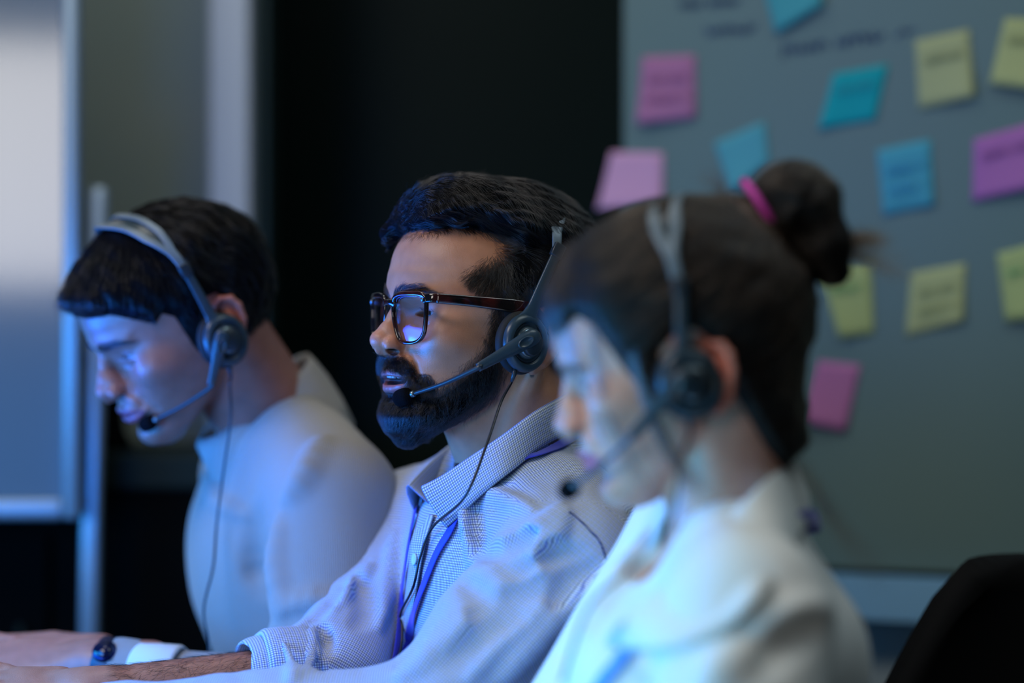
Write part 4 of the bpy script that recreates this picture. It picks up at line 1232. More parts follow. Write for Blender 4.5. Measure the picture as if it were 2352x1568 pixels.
# eyebrows
def brow(pose, V, F, parent, m, n=1900, c=((90, 7, 36), (88, 19, 41), (80, 34, 44.5), (68, 51, 37)), wid=4.8, seed=6, f=None, length=9, both=True):
    Q = V.copy(); Q[:, 1] = np.abs(Q[:, 1])
    front = Q[:, 0] > 40; Q[:, 0] = 0; c = [(0, a[1], a[2]) for a in c]
    d = np.where(front, 0, 99)+chain(Q, [c[0], c[1], c[2], c[3]], [wid, wid*1.1, wid*.75, wid*.3], 2)
    w_ = (d < 0)*1.0
    r = sample_surface(V, F, n, np.random.RandomState(seed), w_)
    def fl(p, g, t):
        q = np.zeros_like(p); q[:, 0] = -.5; q[:, 1] = np.sign(p[:, 1]); q[:, 2] = .75*sstep(30, 12, np.abs(p[:, 1]))-.1*sstep(25, 45, np.abs(p[:, 1])); return q
    P = grow(r, f, fl, length, 6, lambda t, lv, p: -.2+1.8*t*(.3+lv), jitter=.2, seed=seed)
    return strands('eyebrow', pose.m(P.reshape(-1, 3)).reshape(P.shape), 0.00007, m, parent)
brow(MAN, mV, mF, man, M_hair, f=man_head)
# ---------------------------------------------------------------- the man's shirt and arms (world mm)
Nb = mm(.022, 2.05, .965); SnM = mm(.050, 1.895, .905); SfM = mm(-.095, 2.2, .915)
EnM = mm(-.069, 1.835, .776); WnM = mm(-.345, 1.86, .762)
EfM = mm(-.166, 2.03, .783); WfM = mm(-.385, 1.95, .779)
fwdM = np.array([-.905, -.425, 0]); latM = np.array([.425, -.905, 0])
PelM = mm(.15, 2.10, .50); ChM = mm(.022, 2.035, .835)
def man_torso(P):
    f = ecap(P, ChM, PelM, 158, 165, fwdM, .70)
    f = smin(f, ecap(P, mm(.02, 2.06, .90)-latM*70, mm(.02, 2.06, .90)+latM*70, 72, 72, (0, 0, 1), .80), 60)
    f = smin(f, cap(P, SfM, SfM*.5+Nb*.5, 50, 56), 40)
    f = smin(f, cap(P, SnM, SnM*.45+Nb*.55, 56, 60), 40)
    f = smin(f, cap(P, Nb+[0, 0, -20], Nb+[-6, 0, 18], 66, 60), 22)
    return f
def man_arm_n(P):
    f = cap(P, SnM+[0, 0, -6], EnM, 66, 56)
    return smin(f, cap(P, EnM, WnM, 52, 40), 22)
def man_arm_f(P):
    d = WfM-EfM; cuff = EfM+d*.30
    f = cap(P, SfM+[0, 0, -10], EfM, 60, 52)
    f = smin(f, cap(P, EfM, cuff, 48, 44), 20)
    return f
def man_shirt0(P):
    t = man_torso(P); a = man_arm_n(P); b = man_arm_f(P)
    f = smin(smin(t, b, 24), a, 16)
    # cloth is not a balloon: broad soft creases running along the pull
    q = P*np.array([1, 1, .5], f32)
    f = f-wob(q, 0.0075, 31, 2)*3.5
    f = f-wob(P, 0.02, 32, 2)*0.8
    return f
def man_front(P):
    f = smin(man_torso(P), man_arm_f(P), 24); q = P*np.array([1, 1, .5], f32)
    return f-wob(q, 0.0075, 31, 2)*3.5-wob(P, 0.02, 32, 2)*0.8
FOLDS_M = [
    ([(1290, 1165), (1245, 1215), (1170, 1250), (1085, 1290)], 13, 3, 10, 1),
    ([(1235, 1232), (1185, 1248), (1130, 1268), (1095, 1262)], 12, -7, 9, -1),
    ([(1300, 1178), (1275, 1235), (1235, 1290), (1190, 1338)], 10, 1, 8, 1),
    ([(1345, 1275), (1285, 1270), (1245, 1290)], 11, -7, 8, -1),
    ([(1195, 1345), (1110, 1400), (1020, 1480), (930, 1550)], 10, 2, 14, 1),
    ([(1235, 1350), (1180, 1372), (1130, 1410)], 14, -9, 12, -1),
    ([(1060, 1330), (1110, 1375), (1090, 1420)], 9, -6, 12, -1),
    ([(1330, 1340), (1290, 1400), (1200, 1500), (1150, 1560)], 12, 3, 14, 1),
    ([(1065, 1120), (1072, 1180), (1085, 1240), (1078, 1270)], 9, 2, 8, 1),
    ([(1095, 1160), (1100, 1215), (1112, 1250)], 8, -5, 7, -1),
    ([(1120, 1130), (1170, 1150), (1220, 1170)], 7, 2, 9, 1),
    ([(905, 1230), (890, 1330), (870, 1440)], 9, 2, 9, 1),
    ([(860, 1290), (800, 1360), (740, 1410)], 9, 2, 9, 1),
    ([(825, 1330), (840, 1400), (815, 1440)], 10, -6, 9, -1),
    ([(690, 1440), (715, 1500), (700, 1540)], 5, 3, 9, 1),
    ([(650, 1470), (672, 1530), (668, 1566)], 4, 3, 9, 1),
    ([(735, 1430), (752, 1490), (740, 1540)], 8, -5, 6, -1),
    ([(790, 1350), (700, 1440)], 9, -6, 8, -1),
]
FOLDS_M = [(a, b, c-1.5 if e > 0 else c+2.5, d_, e) for a, b, c, d_, e in FOLDS_M]
FOLDS_M += [
    ([(1400, 1300), (1340, 1360), (1290, 1440)], 10, 0, 10, 1), ([(1370, 1300), (1310, 1330), (1270, 1385)], 10, -4, 10, -1),
    ([(1240, 1395), (1150, 1470), (1080, 1555)], 9, 0, 10, 1), ([(1210, 1395), (1120, 1450), (1040, 1530)], 10, -5, 10, -1),
    ([(1150, 1300), (1190, 1310), (1225, 1300)], 8, -4, 8, -1), ([(1050, 1410), (1000, 1470), (970, 1530)], 8, 1, 10, 1)]
man_shirt_f = folded(man_shirt0, FOLDS_M)
# the neck opening and the open end of the rolled sleeve
def man_shirt(P):
    f = man_shirt_f(P)
    nk = cap(P, Nb+[-10, -5, -30], Nb+[-30, 0, 130], 57, 66)
    f = smax(f, -nk, 3)
    d = (WfM-EfM)/np.linalg.norm(WfM-EfM)
    f = smax(f, -cap(P, EfM+d*62, EfM+d*160, 34, 38), 3)
    return f
sV, sF = nets(man_shirt, (-420, 1580, 640), (330, 2330, 1040), 3.0, slack=2.0)
M_check = check_material('checked_cotton')
uv_, ch_ = cloth_uv(sV, sF, [(PelM, ChM+[0, 0, 60], fwdM, None), (SnM, EnM, (0, 0, 1), 60), (EnM, WnM, (0, 0, 1), 50), (SfM, EfM, (0, 0, 1), 56), (EfM, WfM, (0, 0, 1), 46)],
    [lambda P: man_torso(P), lambda P: cap(P, SnM+[-8, -28, -10], EnM, 66, 56)+2, lambda P: cap(P, EnM, WnM, 52, 40)+2, lambda P: cap(P, SfM+[0, 20, -10], EfM, 60, 52), lambda P: cap(P, EfM, WfM, 48, 44)])
man_shirt_o = meshobj('shirt', sV/1000, sF, M_check, man, uv=uv_)
# rolled cuff of the far sleeve
d = (WfM-EfM)/np.linalg.norm(WfM-EfM); c0 = EfM+d*48
e1 = np.cross(d, [0, 1, 0]); e1 /= np.linalg.norm(e1); e2 = np.cross(d, e1)
G = np.zeros((48, 8, 3)); U = np.zeros((48, 8, 2))
for i in range(48):
    a = 2*math.pi*i/48
    for j, (s, r) in enumerate(((26, 42), (27, 45), (22, 48.5), (8, 49.5), (-10, 49.5), (-20, 49), (-22, 47), (-20, 45))):
        r2 = r+1.2*math.sin(3*a+j*.3)+.8*math.sin(7*a)
        G[i, j] = (c0+d*s+(e1*math.cos(a)+e2*math.sin(a))*r2)/1000; U[i, j] = (a*48, s)
sheet(G, .0016, 'rolled_cuff', M_check, man_shirt_o, U, closed_u=True)
# collar: a continuous band round the neck with two pointed leaves
def P3(u, v, Y): return px(u, v, Y)*1000
st_ = [  # (stand bottom, fold, outer edge)
    (P3(1000, 1176, 1.965), P3(970, 1117, 1.955), None, (1036, 1214)),
    (P3(1030, 1150, 1.962), P3(1018, 1092, 1.950), None, (1072, 1182)),
    (P3(1090, 1105, 1.960), P3(1080, 1050, 1.945), None, (1122, 1138)),
    (P3(1160, 1060, 1.965), P3(1150, 1003, 1.945), None, (1180, 1092)),
    (P3(1235, 1000, 1.985), P3(1228, 945, 1.958), None, (1250, 1036)),
    (P3(1290, 960, 2.03), P3(1296, 905, 2.01), None, (1325, 985)),
    (P3(1295, 950, 2.09), P3(1310, 885, 2.085), P3(1345, 955, 2.10), None),
    (P3(1240, 960, 2.13), P3(1248, 890, 2.135), P3(1262, 950, 2.165), None),
    (P3(1150, 1010, 2.14), P3(1150, 945, 2.15), P3(1140, 1010, 2.18), None),
    (P3(1080, 1070, 2.12), P3(1062, 1002, 2.13), P3(1046, 1066, 2.16), None),
    (P3(1020, 1120, 2.07), P3(1000, 1052, 2.08), P3(978, 1112, 2.11), None),
    (P3(990, 1160, 2.01), P3(940, 1114, 2.02), P3(958, 1180, 2.045), None)]
rows = []
for sb, fo, ou, hit in st_:
    if hit is not None: ou = onto([hit], man_shirt0, 5.0)[0]
    out = ou-fo; ins = sb-fo
    n_ = np.cross(out, ins)
    mid = fo+out*.5; c_ = np.array([-5, 2045, 960.0]); r_ = mid-c_; r_[2] = 0; r_ /= np.linalg.norm(r_)
    rows.append([sb, sb+(fo-sb)*.5+r_*0.5, fo-ins*0.0+r_*-1.5-[0, 0, 2], fo+r_*1.0, fo+r_*3.0+out*.06, fo+out*.3+r_*4.0, fo+out*.6+r_*3.2, fo+out*.85+r_*2.0, ou])
rows = np.array(rows)
G = np.stack([catmull(rows[:, j], 7) for j in range(rows.shape[1])], 1)
ul = np.r_[0, np.cumsum(np.linalg.norm(np.diff(G[:, 3], axis=0), axis=1))]
vl = np.r_[0, np.cumsum(np.linalg.norm(np.diff(G[30], axis=0), axis=1))]
U = np.stack(np.meshgrid(ul, vl, indexing='ij'), 2)
collar = sheet(G/1000, .0015, 'collar', M_check, man_shirt_o, U)
# front band (placket) with its buttons
L_ = [(952, 1172), (948, 1230), (944, 1290), (934, 1370), (918, 1450), (896, 1540)]; R_ = [(1003, 1186), (988, 1235), (976, 1290), (962, 1370), (946, 1450), (926, 1540)]
A = catmull(onto(L_, man_front, 1.5), 6); B_ = catmull(onto(R_, man_front, 3.5), 6)
G = np.stack([A*(1-t)+B_*t+np.array([-.3, -1, 0])*2.2*math.sin(t*3.14) for t in np.linspace(0, 1, 7)], 1)
vl = np.r_[0, np.cumsum(np.linalg.norm(np.diff(G[:, 3], axis=0), axis=1))]
U = np.stack(np.meshgrid(vl, np.linspace(0, 16, 7), indexing='ij'), 2)
sheet(G/1000, .0012, 'placket', M_check, man_shirt_o, U)
M_btn = mat('pearl_button', sl((190, 225, 235)), 0.15, spec=0.7)
for (u, v) in ((964, 1285), (940, 1425)):
    p, g = cast(u, v, man_front); p = p+g*5.0
    V, F = lathe([(0.01, 0), (5.4, 0), (5.7, .8), (5.2, 1.6), (4.0, 1.3), (0.01, 1.2)], 24)
    R = np.array(Vector(g).to_track_quat('Z', 'Y').to_matrix())
    meshobj('button', (np.array(V) @ R.T+p)/1000, F, M_btn, man_shirt_o)
# armhole seam: a thin stitched ridge
q = onto([(1306, 1176), (1322, 1186), (1352, 1215), (1378, 1245), (1392, 1285)], man_shirt_f, 0.3)
V, F = tube(catmull(q, 8)/1000, .0007, 8); meshobj('armhole_seam', V, F, mat('seam_thread', sl((44, 62, 110)), .8), man_shirt_o)

# ---- skin: head, neck, hidden trunk, forearms and hands in one mesh
def arm_skin(P):
    L = MAN.inv(P)
    f = ecap(P, EfM+(EfM-WfM)*.0, WfM, 37, 25, (0, 0, 1), .86)
    d_ = (WfM-EfM)/np.linalg.norm(WfM-EfM)
    f = smin(f, hand_sdf(P, WfM, d_*1.0+np.array([0, 0, .16]), (0.05, -.35, 1), (0, -1, -.35), [(34, 34, 22)]*4, 0.98), 12)
    g = ecap(P, EnM, WnM, 34, 25, (0, 0, 1), .86)
    d2 = (WnM-EnM)/np.linalg.norm(WnM-EnM)
    g = smin(g, hand_sdf(P, WnM, d2, (0, .1, 1), (0, 1, 0), [(25, 30, 20)]*4, 0.98), 12)
    return np.minimum(f, g)
aV, aF = nets(arm_skin, (-600, 1620, 660), (-20, 2100, 850), 2.2)
def trunk(P): return np.minimum(man_torso(P)+16, np.minimum(cap(P, SnM, EnM, 44, 38), cap(P, SfM, EfM, 44, 38)))
tV, tF = nets(trunk, (-330, 1600, 420), (360, 2330, 1000), 9.0, slack=2.0)
hW = MAN.w(mV)
allV = np.concatenate([hW, aV, tV]); allF = np.concatenate([mF, aF+len(hW), tF+len(hW)+len(aV)])
mcol = skin_tint(mV, MAN_SKIN, MK)
sc_ = sstep(6, 16, man_hair_mask(mV))[:, None]*.8
mcol = mcol*(1-sc_)+np.array([.012, .010, .010])*sc_
bb = (sstep(3, 14, man_beard_mask(mV)+5*(mV[:, 0] > 74))*.72)[:, None]; mcol = mcol*(1-bb)+np.array([.03, .022, .02])*bb
mp_, _g = cast(1222, 862, lambda P: man_head(MAN.inv(P)))
mole = (sstep(3.0, 1.4, np.linalg.norm(mV-MAN.inv(mp_[None].astype(f32))[0], axis=1))*.85)[:, None]; mcol = mcol*(1-mole)+np.array([.03, .018, .014])*mole
acol = np.tile(np.array(sl((170, 112, 84))), (len(aV)+len(tV), 1))
meshobj('body', allV/1000, allF, skin_m, man, col=np.concatenate([mcol, acol]))
# dark hair on the far forearm
dn = (WfM-EfM)/np.linalg.norm(WfM-EfM)
w_ = (((aV-EfM) @ dn > 66) & ((aV-EfM) @ dn < 215) & (aV[:, 1] > 1850) & (aV[:, 2] > 770)).astype(float)
r6 = sample_surface(aV, aF, 2600, rng, w_)
def af(p, g, t):
    q = np.zeros_like(p); q[:, :] = dn.astype(f32)*.8+np.array([0, -.5, -.1], f32); q += (wob(p, .03, 41, 2)[:, None]*np.array([.3, .3, .3], f32)); return q
P = grow(r6, arm_skin, af, 8+9*rng.rand(len(r6)), 6, lambda t, lv, p: -.2+3.5*t*lv, jitter=.45, seed=9)
strands('arm_hair', P/1000, 0.00007, M_hair, man)

# ---- lanyard
M_lan = mat('lanyard_weave', sl((18, 34, 190)), 0.55, Sheen_Weight=.4); noise_bump(M_lan, 2500, 0.5, 0.0003)
lan = empty('lanyard', tuple(onto([(980, 1300)], man_shirt0, 6)[0]/1000)); tag(lan, 'blue lanyard around the neck of the bearded man, tucked under his checked collar', 'lanyard')
def lanyard_strap(uvs, f, off, width, parent, extra=None, n=40):
    pts = [cast(u, v, f) for u, v in uvs]
    P = np.array([p+g*off for p, g in pts]); Nn = np.array([g for p, g in pts])
    P = catmull(P, 6); Nn = catmull(Nn, 6)
    return P, Nn
P, Nn = lanyard_strap([(1330, 990), (1292, 1022), (1245, 1047), (1200, 1062), (1130, 1112), (1066, 1172), (1038, 1222), (1010, 1270), (985, 1330), (960, 1400), (935, 1470), (900, 1560)], man_front, 3.6, 9, lan)
strip(P/1000, Nn, .0085, .0016, 'strap', M_lan, lan)
P, Nn = lanyard_strap([(962, 1170), (950, 1230), (940, 1290), (930, 1360), (918, 1430), (902, 1500), (885, 1568)], man_front, 3.6, 9, lan)
strip(P/1000, Nn, .0075, .0016, 'strap', M_lan, lan)
eyeballs(MAN, MK, man, gaze=(-2, -2))
# upper teeth: an arch of separate crowns
def teeth(pose, mz, mx, parent, top=True):
    mb = MB(); r = 24.0
    for i in range(-5, 6):
        if i == 0: continue
        y = (abs(i)-.5)*7.0*np.sign(i); x = 96.5+mx-(y*y)*0.018
        a = math.degrees(math.atan(2*y*0.018))
        V, F = box((x, y, mz+4.0), (4.5, 6.7, 9.0-abs(i)*.5), rotm(0, 0, -a), 1.3)
        mb.add(V, F)
    return meshobj('teeth', pose.m(mb.V), mb.F, mat('tooth_enamel', (0.45, 0.44, 0.42), 0.25), parent)
teeth(MAN, -39.0, 0, man)
MAN_CABLE = [q/1000 for q in onto([(1010, 1215), (983, 1280), (968, 1345), (928, 1412), (914, 1442), (905, 1490), (885, 1600)], man_front, 8.0)]
mcable = [px(1150, 925, 1.93), px(1118, 1020, 1.90), px(1068, 1140, 1.885)]+MAN_CABLE
# lashes
def lashes(pose, k, parent, m, n=60):
    r = np.random.RandomState(5); ec = k['eye'] if 'eye' in k else (69.5, 31.5, 20); up = k['lids'][0]; out = []
    for s in (1, -1):
        for i in range(n):
            dy = r.uniform(-11.3, 11.3); cur = 1-(dy/12.8)**2; z = up*cur+.3; x = math.sqrt(max(13.9**2-dy*dy-z*z, 4)); L_ = r.uniform(5, 7.5)
            t = np.linspace(0, 1, 6); o = np.stack([ec[0]+x-.4+L_*t, (ec[1]+dy+dy*.35*t), ec[2]+z-1.2*t+4.2*t*t], 1); o[:, 1] *= s; out.append(o)
    P = np.array(out); return strands('eyelashes', pose.m(P.reshape(-1, 3)).reshape(P.shape), .00009, m, parent)
lashes(MAN, MK, man, M_hair)
headset(MAN, 'headset with a thin boom microphone on the bearded man in glasses', (7, 77, -3), (92, 36, -53), (-25, 88, 80), (-50, 0, 140), mcable, boom_front=(56, 97, -27), twist=(-1, 1))
glasses(MAN, 'dark tortoiseshell eyeglasses on the bearded man')
# ================================================================ the man in the pale sweater, left and behind
LEF = Pose((-0.338, 2.25, 1.111), 28, 30, -4, 1.02)
LK = dict(face=FACE_F, open=0.3, nose=-3.0, lids=(0.6, 2.6), brow=10, lip=sl((150, 70, 84)), ear_red=.75, cr_r=(97, 75, 83), cr_c=(-5, 0, 45))
L_SKIN = sl((158, 108, 92))
NbL = mm(-.255, 2.305, 1.005)
lnb = LEF.inv(NbL[None].astype(f32))[0]
def lef_head(L):
    f = head_sdf(L, LK)
    return smin(f, cap(L, (-22, 0, -12), lnb, 52, 56), 9)
left = empty('person', (-.2, 2.33, .45))
tag(left, 'dark-haired man in a pale grey turtleneck sweater looking down, leftmost of the three people', 'person', 'people working with headsets')
skin_l = skin_material('left_man_skin', .4, .2, .12)
lV, lF = nets(lef_head, (-112, -90, -118), (126, 90, 136), 1.9)
LEF_HAIR = [(120, 92), (98, 70), (80, 66), (62, 50), (50, 40), (40, 46), (32, 38), (30, 20), (26, -6), (16, -12), (10, 0), (4, 18), (-6, 40), (-18, 38), (-24, 12), (-28, -22), (-36, -48), (-60, -60), (-140, -60), (-140, 170), (120, 170)]
def lef_skull(P): return skull_sdf(P, LK)
def lef_mask(P): return poly_sd(P[:, 0], P[:, 2], LEF_HAIR)
def lef_hair_vol(P):
    x, y, z = P[:, 0], P[:, 1], P[:, 2]
    m = lef_mask(P); top = sstep(40, 95, z)
    T = 7+3*top+2*sstep(0, -60, x)*(1-top)
    T = T*sstep(-1, 12, m)-6*sstep(2, -3, m)
    f = lef_skull(P)-T-wob(P*np.array([1, 1, .45], f32), .035, 51, 2)*2.2*sstep(0, 20, m)
    q = chain(P, [(82, 34, 86), (92, 8, 92), (90, -24, 88)], [12, 13, 11], 4)
    return smin(f, q, 8)
lhV, lhF = nets(lef_hair_vol, (-125, -104, -80), (122, 104, 160), 2.8)
left_hair = meshobj('hair', LEF.m(lhV), lhF, M_hair_base, left)
def lef_flow(p, g, t):
    x, y, z = p[:, 0], p[:, 1], p[:, 2]; d = np.zeros_like(p)
    fr = sstep(0, 50, x)
    w1 = wob(p, .03, 52, 2)
    d[:, 0] = fr*.9-(1-fr)*.4+.3*w1; d[:, 1] = .35*np.sign(y)+.4*w1; d[:, 2] = -.7-fr*.4
    return d
r_ = sample_surface(lhV, lhF, 9000, rng, (lef_mask(lhV) > -10)*1.0)
P = grow(r_, lef_hair_vol, lef_flow, 26+16*rng.rand(len(r_)), 9, lambda t, lv, p: -2+5*t*(.2+lv), jitter=.16, seed=12)
strands('hair_strands', LEF.m(P.reshape(-1, 3)).reshape(P.shape), .00013, M_hair, left_hair)
r_ = sample_surface(lhV, lhF, 260, rng, ((lhV[:, 0] > 70) & (lhV[:, 2] > 66))*1.0)
P = grow(r_, lef_hair_vol, lambda p, g, t: lef_flow(p, g, t)+np.array([1.2, 0, .8], f32), 26+12*rng.rand(len(r_)), 9, lambda t, lv, p: -1+16*t*t*lv, jitter=.4, seed=13)
strands('loose_strands', LEF.m(P.reshape(-1, 3)).reshape(P.shape), .00008, M_hair, left_hair)
brow(LEF, lV, lF, left, M_hair, f=lef_head, n=1100, c=((88, 9, 33), (88, 20, 37), (80, 34, 39), (68, 48, 33)), wid=3.6)
eyeballs(LEF, LK, left, gaze=(0, -30))
# sweater
SnL = mm(-.178, 2.17, .935); SfL = mm(-.30, 2.47, .945); EnL = mm(-.185, 2.075, .738); WnL = mm(-.398, 2.12, .776)
EfL = mm(-.25, 2.44, .69); WfL = mm(-.32, 2.30, .655)
fwdL = np.array([-.92, -.39, 0]); latL = np.array([.39, -.92, 0])
ChL = mm(-.235, 2.325, .84); PelL = mm(-.09, 2.36, .47)
def lef_torso(P):
    f = ecap(P, ChL, PelL, 148, 155, fwdL, .74)
    f = smin(f, ecap(P, ChL+[6, 6, 62]-latL*66, ChL+[6, 6, 62]+latL*66, 74, 74, (0, 0, 1), .85), 60)
    f = smin(f, cap(P, SfL, SfL*.5+NbL*.5, 52, 58), 40)
    f = smin(f, cap(P, SnL, SnL*.45+NbL*.55, 60, 64), 44)
    return smin(f, cap(P, NbL+[20, 0, -40], NbL+[4, 0, -6], 70, 62), 26)
dL = (WnL-EnL)/np.linalg.norm(WnL-EnL)
def lef_sweater0(P):
    a = smin(cap(P, SnL, EnL, 66, 56), cap(P, EnL, WnL-dL*8, 46, 29), 22)
    b = smin(cap(P, SfL, EfL, 58, 50), cap(P, EfL, WfL, 46, 34), 20)
    f = smin(smin(lef_torso(P), b, 24), a, 17)
    return f-wob(P*np.array([1, 1, .6], f32), .008, 61, 2)*2.5
FOLDS_L = [
    ([(600, 1170), (585, 1250), (600, 1340), (618, 1440)], 14, -9, 14, -1),
    ([(640, 1200), (630, 1300), (650, 1400)], 12, 3, 14, 1),
    ([(470, 1090), (500, 1150), (560, 1180)], 9, 2, 12, 1),
    ([(740, 1010), (700, 1080), (660, 1140)], 12, 3, 16, 1),
    ([(640, 1400), (720, 1380), (800, 1390)], 10, 3, 14, 1),
    ([(645, 1440), (720, 1425), (790, 1430)], 9, -6, 12, -1)]
lef_sweater_f = folded(lef_sweater0, FOLDS_L)
cnL = LEF.w([(-18, 0, -56)])[0]
def lef_sweater(P):
    f = lef_sweater_f(P)
    f = smax(f, -cap(P, NbL+[10, 0, -20], cnL+(cnL-NbL), 55, 56), 3)
    return smax(f, -cap(P, WnL-dL*20, WnL+dL*60, 24, 26), 2)
swV, swF = nets(lef_sweater, (-700, 1960, 640), (80, 2640, 1080), 4.0, slack=2.0)
M_knit = mat('knit_wool', sl((156, 152, 144)), .9, spec=.15, Sheen_Weight=.3)
nt, N, L, b = nodes(M_knit)
tc = N.new('ShaderNodeTexCoord'); wv = N.new('ShaderNodeTexWave'); wv.inputs['Scale'].default_value = 180; wv.inputs['Distortion'].default_value = 2.0; wv.inputs['Detail'].default_value = 2
bp_ = N.new('ShaderNodeBump'); bp_.inputs['Strength'].default_value = .4; bp_.inputs['Distance'].default_value = .0015
L.new(tc.outputs['Object'], wv.inputs['Vector']); L.new(wv.outputs[0], bp_.inputs['Height']); L.new(bp_.outputs[0], b.inputs['Normal'])
sweater = meshobj('sweater', swV/1000, swF, M_knit, left)
# the folded turtleneck: a thick tube round the neck
ax = cnL-NbL; ax = ax/np.linalg.norm(ax)
def neck_ring(c, fw, rf, rb, rl, tilt, n=48):
    """ring round the neck: rf/rb/rl radii front/back/side, tilt raises the back"""
    out = []
    for i in range(n):
        a = 2*math.pi*i/n; cf = math.cos(a); r = (rf if cf > 0 else rb)*abs(cf)
        lat = np.cross([0, 0, 1.0], fw); p = c+fw*(rf if cf > 0 else rb)*cf+lat*rl*math.sin(a)+np.array([0, 0, -tilt*cf]); out.append(p)
    return np.array(out)
fwn = np.array([-.90, -.42, 0])
rings = [neck_ring(NbL+[14, 0, -34], fwn, 74, 70, 70, 42), neck_ring(NbL+[4, 0, -10], fwn, 72, 67, 67, 44), neck_ring(NbL+[-8, 0, 12], fwn, 70, 64, 64, 46), neck_ring(NbL+[-18, 0, 28], fwn, 67, 61, 61, 46),
         neck_ring(NbL+[-21, 0, 35], fwn, 62, 58, 57, 46), neck_ring(NbL+[-18, 0, 28], fwn, 57, 54, 53, 46), neck_ring(NbL+[-8, 0, 5], fwn, 56, 53, 53, 46)]
G = np.stack(rings, 1); sheet(G/1000, .003, 'turtleneck_collar', M_knit, sweater, closed_u=True)
# near cuff of a pale shirt or sweater end, watch, hands
c_ = WnL-dL*30; e1 = np.cross(dL, [0, 1, 0]); e1 /= np.linalg.norm(e1); e2 = np.cross(dL, e1); G = np.zeros((40, 6, 3))
for i in range(40):
    a = 2*math.pi*i/40
    for j, (s, r) in enumerate(((4, 27), (6, 29), (2, 31), (-14, 33), (-36, 36), (-40, 34))):
        G[i, j] = c_+dL*s+(e1*math.cos(a)+e2*math.sin(a))*(r+.8*math.sin(3*a))
sheet(G/1000, .0016, 'cuff', mat('white_cotton_cuff', sl((214, 218, 214)), .85), sweater, closed_u=True)
hwL = WnL+dL*14; hfL = dL+np.array([0, -.12, 1.05])
def lef_arm(P):
    f = ecap(P, EnL, hwL, 34, 25, (0, 0, 1), .9)
    f = smin(f, hand_sdf(P, hwL+[0, 0, 0], hfL, (-.1, -.55, .9), (-.1, -.8, -.5), [(30, 34, 20), (38, 36, 20), (46, 38, 20), (56, 40, 22)], 1.1, 1.3), 12)
    g = ecap(P, EfL, WfL, 34, 25, (0, 0, 1), .86); d2 = (WfL-EfL)/np.linalg.norm(WfL-EfL)
    return np.minimum(f, smin(g, hand_sdf(P, WfL, d2, (0, 0, 1), (0, 1, 0), [(25, 30, 20)]*4), 12))
laV, laF = nets(lef_arm, (-800, 1940, 640), (-150, 2460, 900), 2.8)
def lef_trunk(P): return np.minimum(lef_torso(P)+22, np.minimum(cap(P, SnL, EnL, 30, 26), cap(P, SfL, EfL, 30, 26)))
ltV, ltF = nets(lef_trunk, (-560, 1980, 380), (120, 2660, 1060), 10.0, slack=2.0)
hW = LEF.w(lV); lcol = skin_tint(lV, L_SKIN, LK)
acol = np.tile(np.array(sl((176, 118, 98))), (len(laV)+len(ltV), 1))
meshobj('body', np.concatenate([hW, laV, ltV])/1000, np.concatenate([lF, laF+len(hW), ltF+len(hW)+len(laV)]), skin_l, left, col=np.concatenate([lcol, acol]))
wt = empty('wristwatch', tuple(WnL/1000)); tag(wt, 'dark wristwatch at the cuff of the man in the pale sweater', 'watch')
cw = WnL+dL*2; V, F = [], []
P = np.array([cw+(e1*math.cos(a)+e2*math.sin(a))*(27.5+1.0*math.cos(2*a)) for a in np.linspace(0, 2*math.pi, 40, endpoint=False)])
V, F = sweep(P, rrect(3.2, 22, 1.2), True, up=dL); V = np.array(V)
T_, N_, B_2 = frames(P, True, up=dL)
V, F = sweep(P, rrect(22, 3.2, 1.2), True, up=dL); meshobj('strap', np.array(V)/1000, F, mat('watch_strap', sl((10, 16, 44)), .35), wt)
wn = np.array([0, -.75, .66]); wn = wn-dL*wn.dot(dL); wn /= np.linalg.norm(wn)
V, F = lathe([(0.01, 0), (11, 0), (12, 1.5), (12, 4), (10.5, 5.5), (0.01, 5.5)], 36); R = np.array(Vector(wn).to_track_quat('Z', 'Y').to_matrix())
wc = meshobj('case', (np.array(V) @ R.T+cw+wn*26)/1000, F, mat('watch_case', sl((20, 34, 80)), .2, metal=.7), wt)
V, F = lathe([(0.01, 0), (9.8, 0), (9.8, .6), (0.01, .6)], 36); meshobj('dial', (np.array(V) @ R.T+cw+wn*31.6)/1000, F, mat('watch_dial', (.004, .006, .02), .1), wc)
lc = [px(528, 880, 2.19), px(530, 960, 2.185), px(515, 1070, 2.19), px(498, 1200, 2.20), px(490, 1300, 2.185), px(468, 1400, 2.175), px(480, 1490, 2.165), px(470, 1600, 2.15)]
headset(LEF, 'headset with a blue-lit band on the man in the pale turtleneck sweater', (3, 77, -4), (88, 38, -50), (4, 88, 74), (22, 0, 141), lc, boom_front=(38, 96, -34), twist=(6, 4))
# ================================================================ the woman in front, right
WOM = Pose((0.134, 1.60, 1.077), -5, 19, -2, 0.93)
WK = dict(ear=(-9, 70.0, -6), ear_size=.88, face=FACE_F, open=0.2, nose=-3.5, lids=(1.0, 2.8), brow=11, lip=sl((196, 88, 112)), ear_red=.95, cr_r=(97, 76, 83), cr_c=(-5, 0, 45))
W_SKIN = sl((212, 162, 142))
NbW = mm(.164, 1.60, .972); wnb = WOM.inv(NbW[None].astype(f32))[0]
def wom_head(L):
    f = head_sdf(L, WK)
    return smin(f, cap(L, (-22, 0, -14), wnb, 49, 52), 9)
wom = empty('person', (.2, 1.62, .42))
tag(wom, 'woman in a white shirt with her hair in a bun, blurred, nearest to the camera', 'person', 'people working with headsets')
skin_w = skin_material('woman_skin', .4, .2, .1)
wV, wF = nets(wom_head, (-112, -90, -122), (126, 90, 136), 2.0)
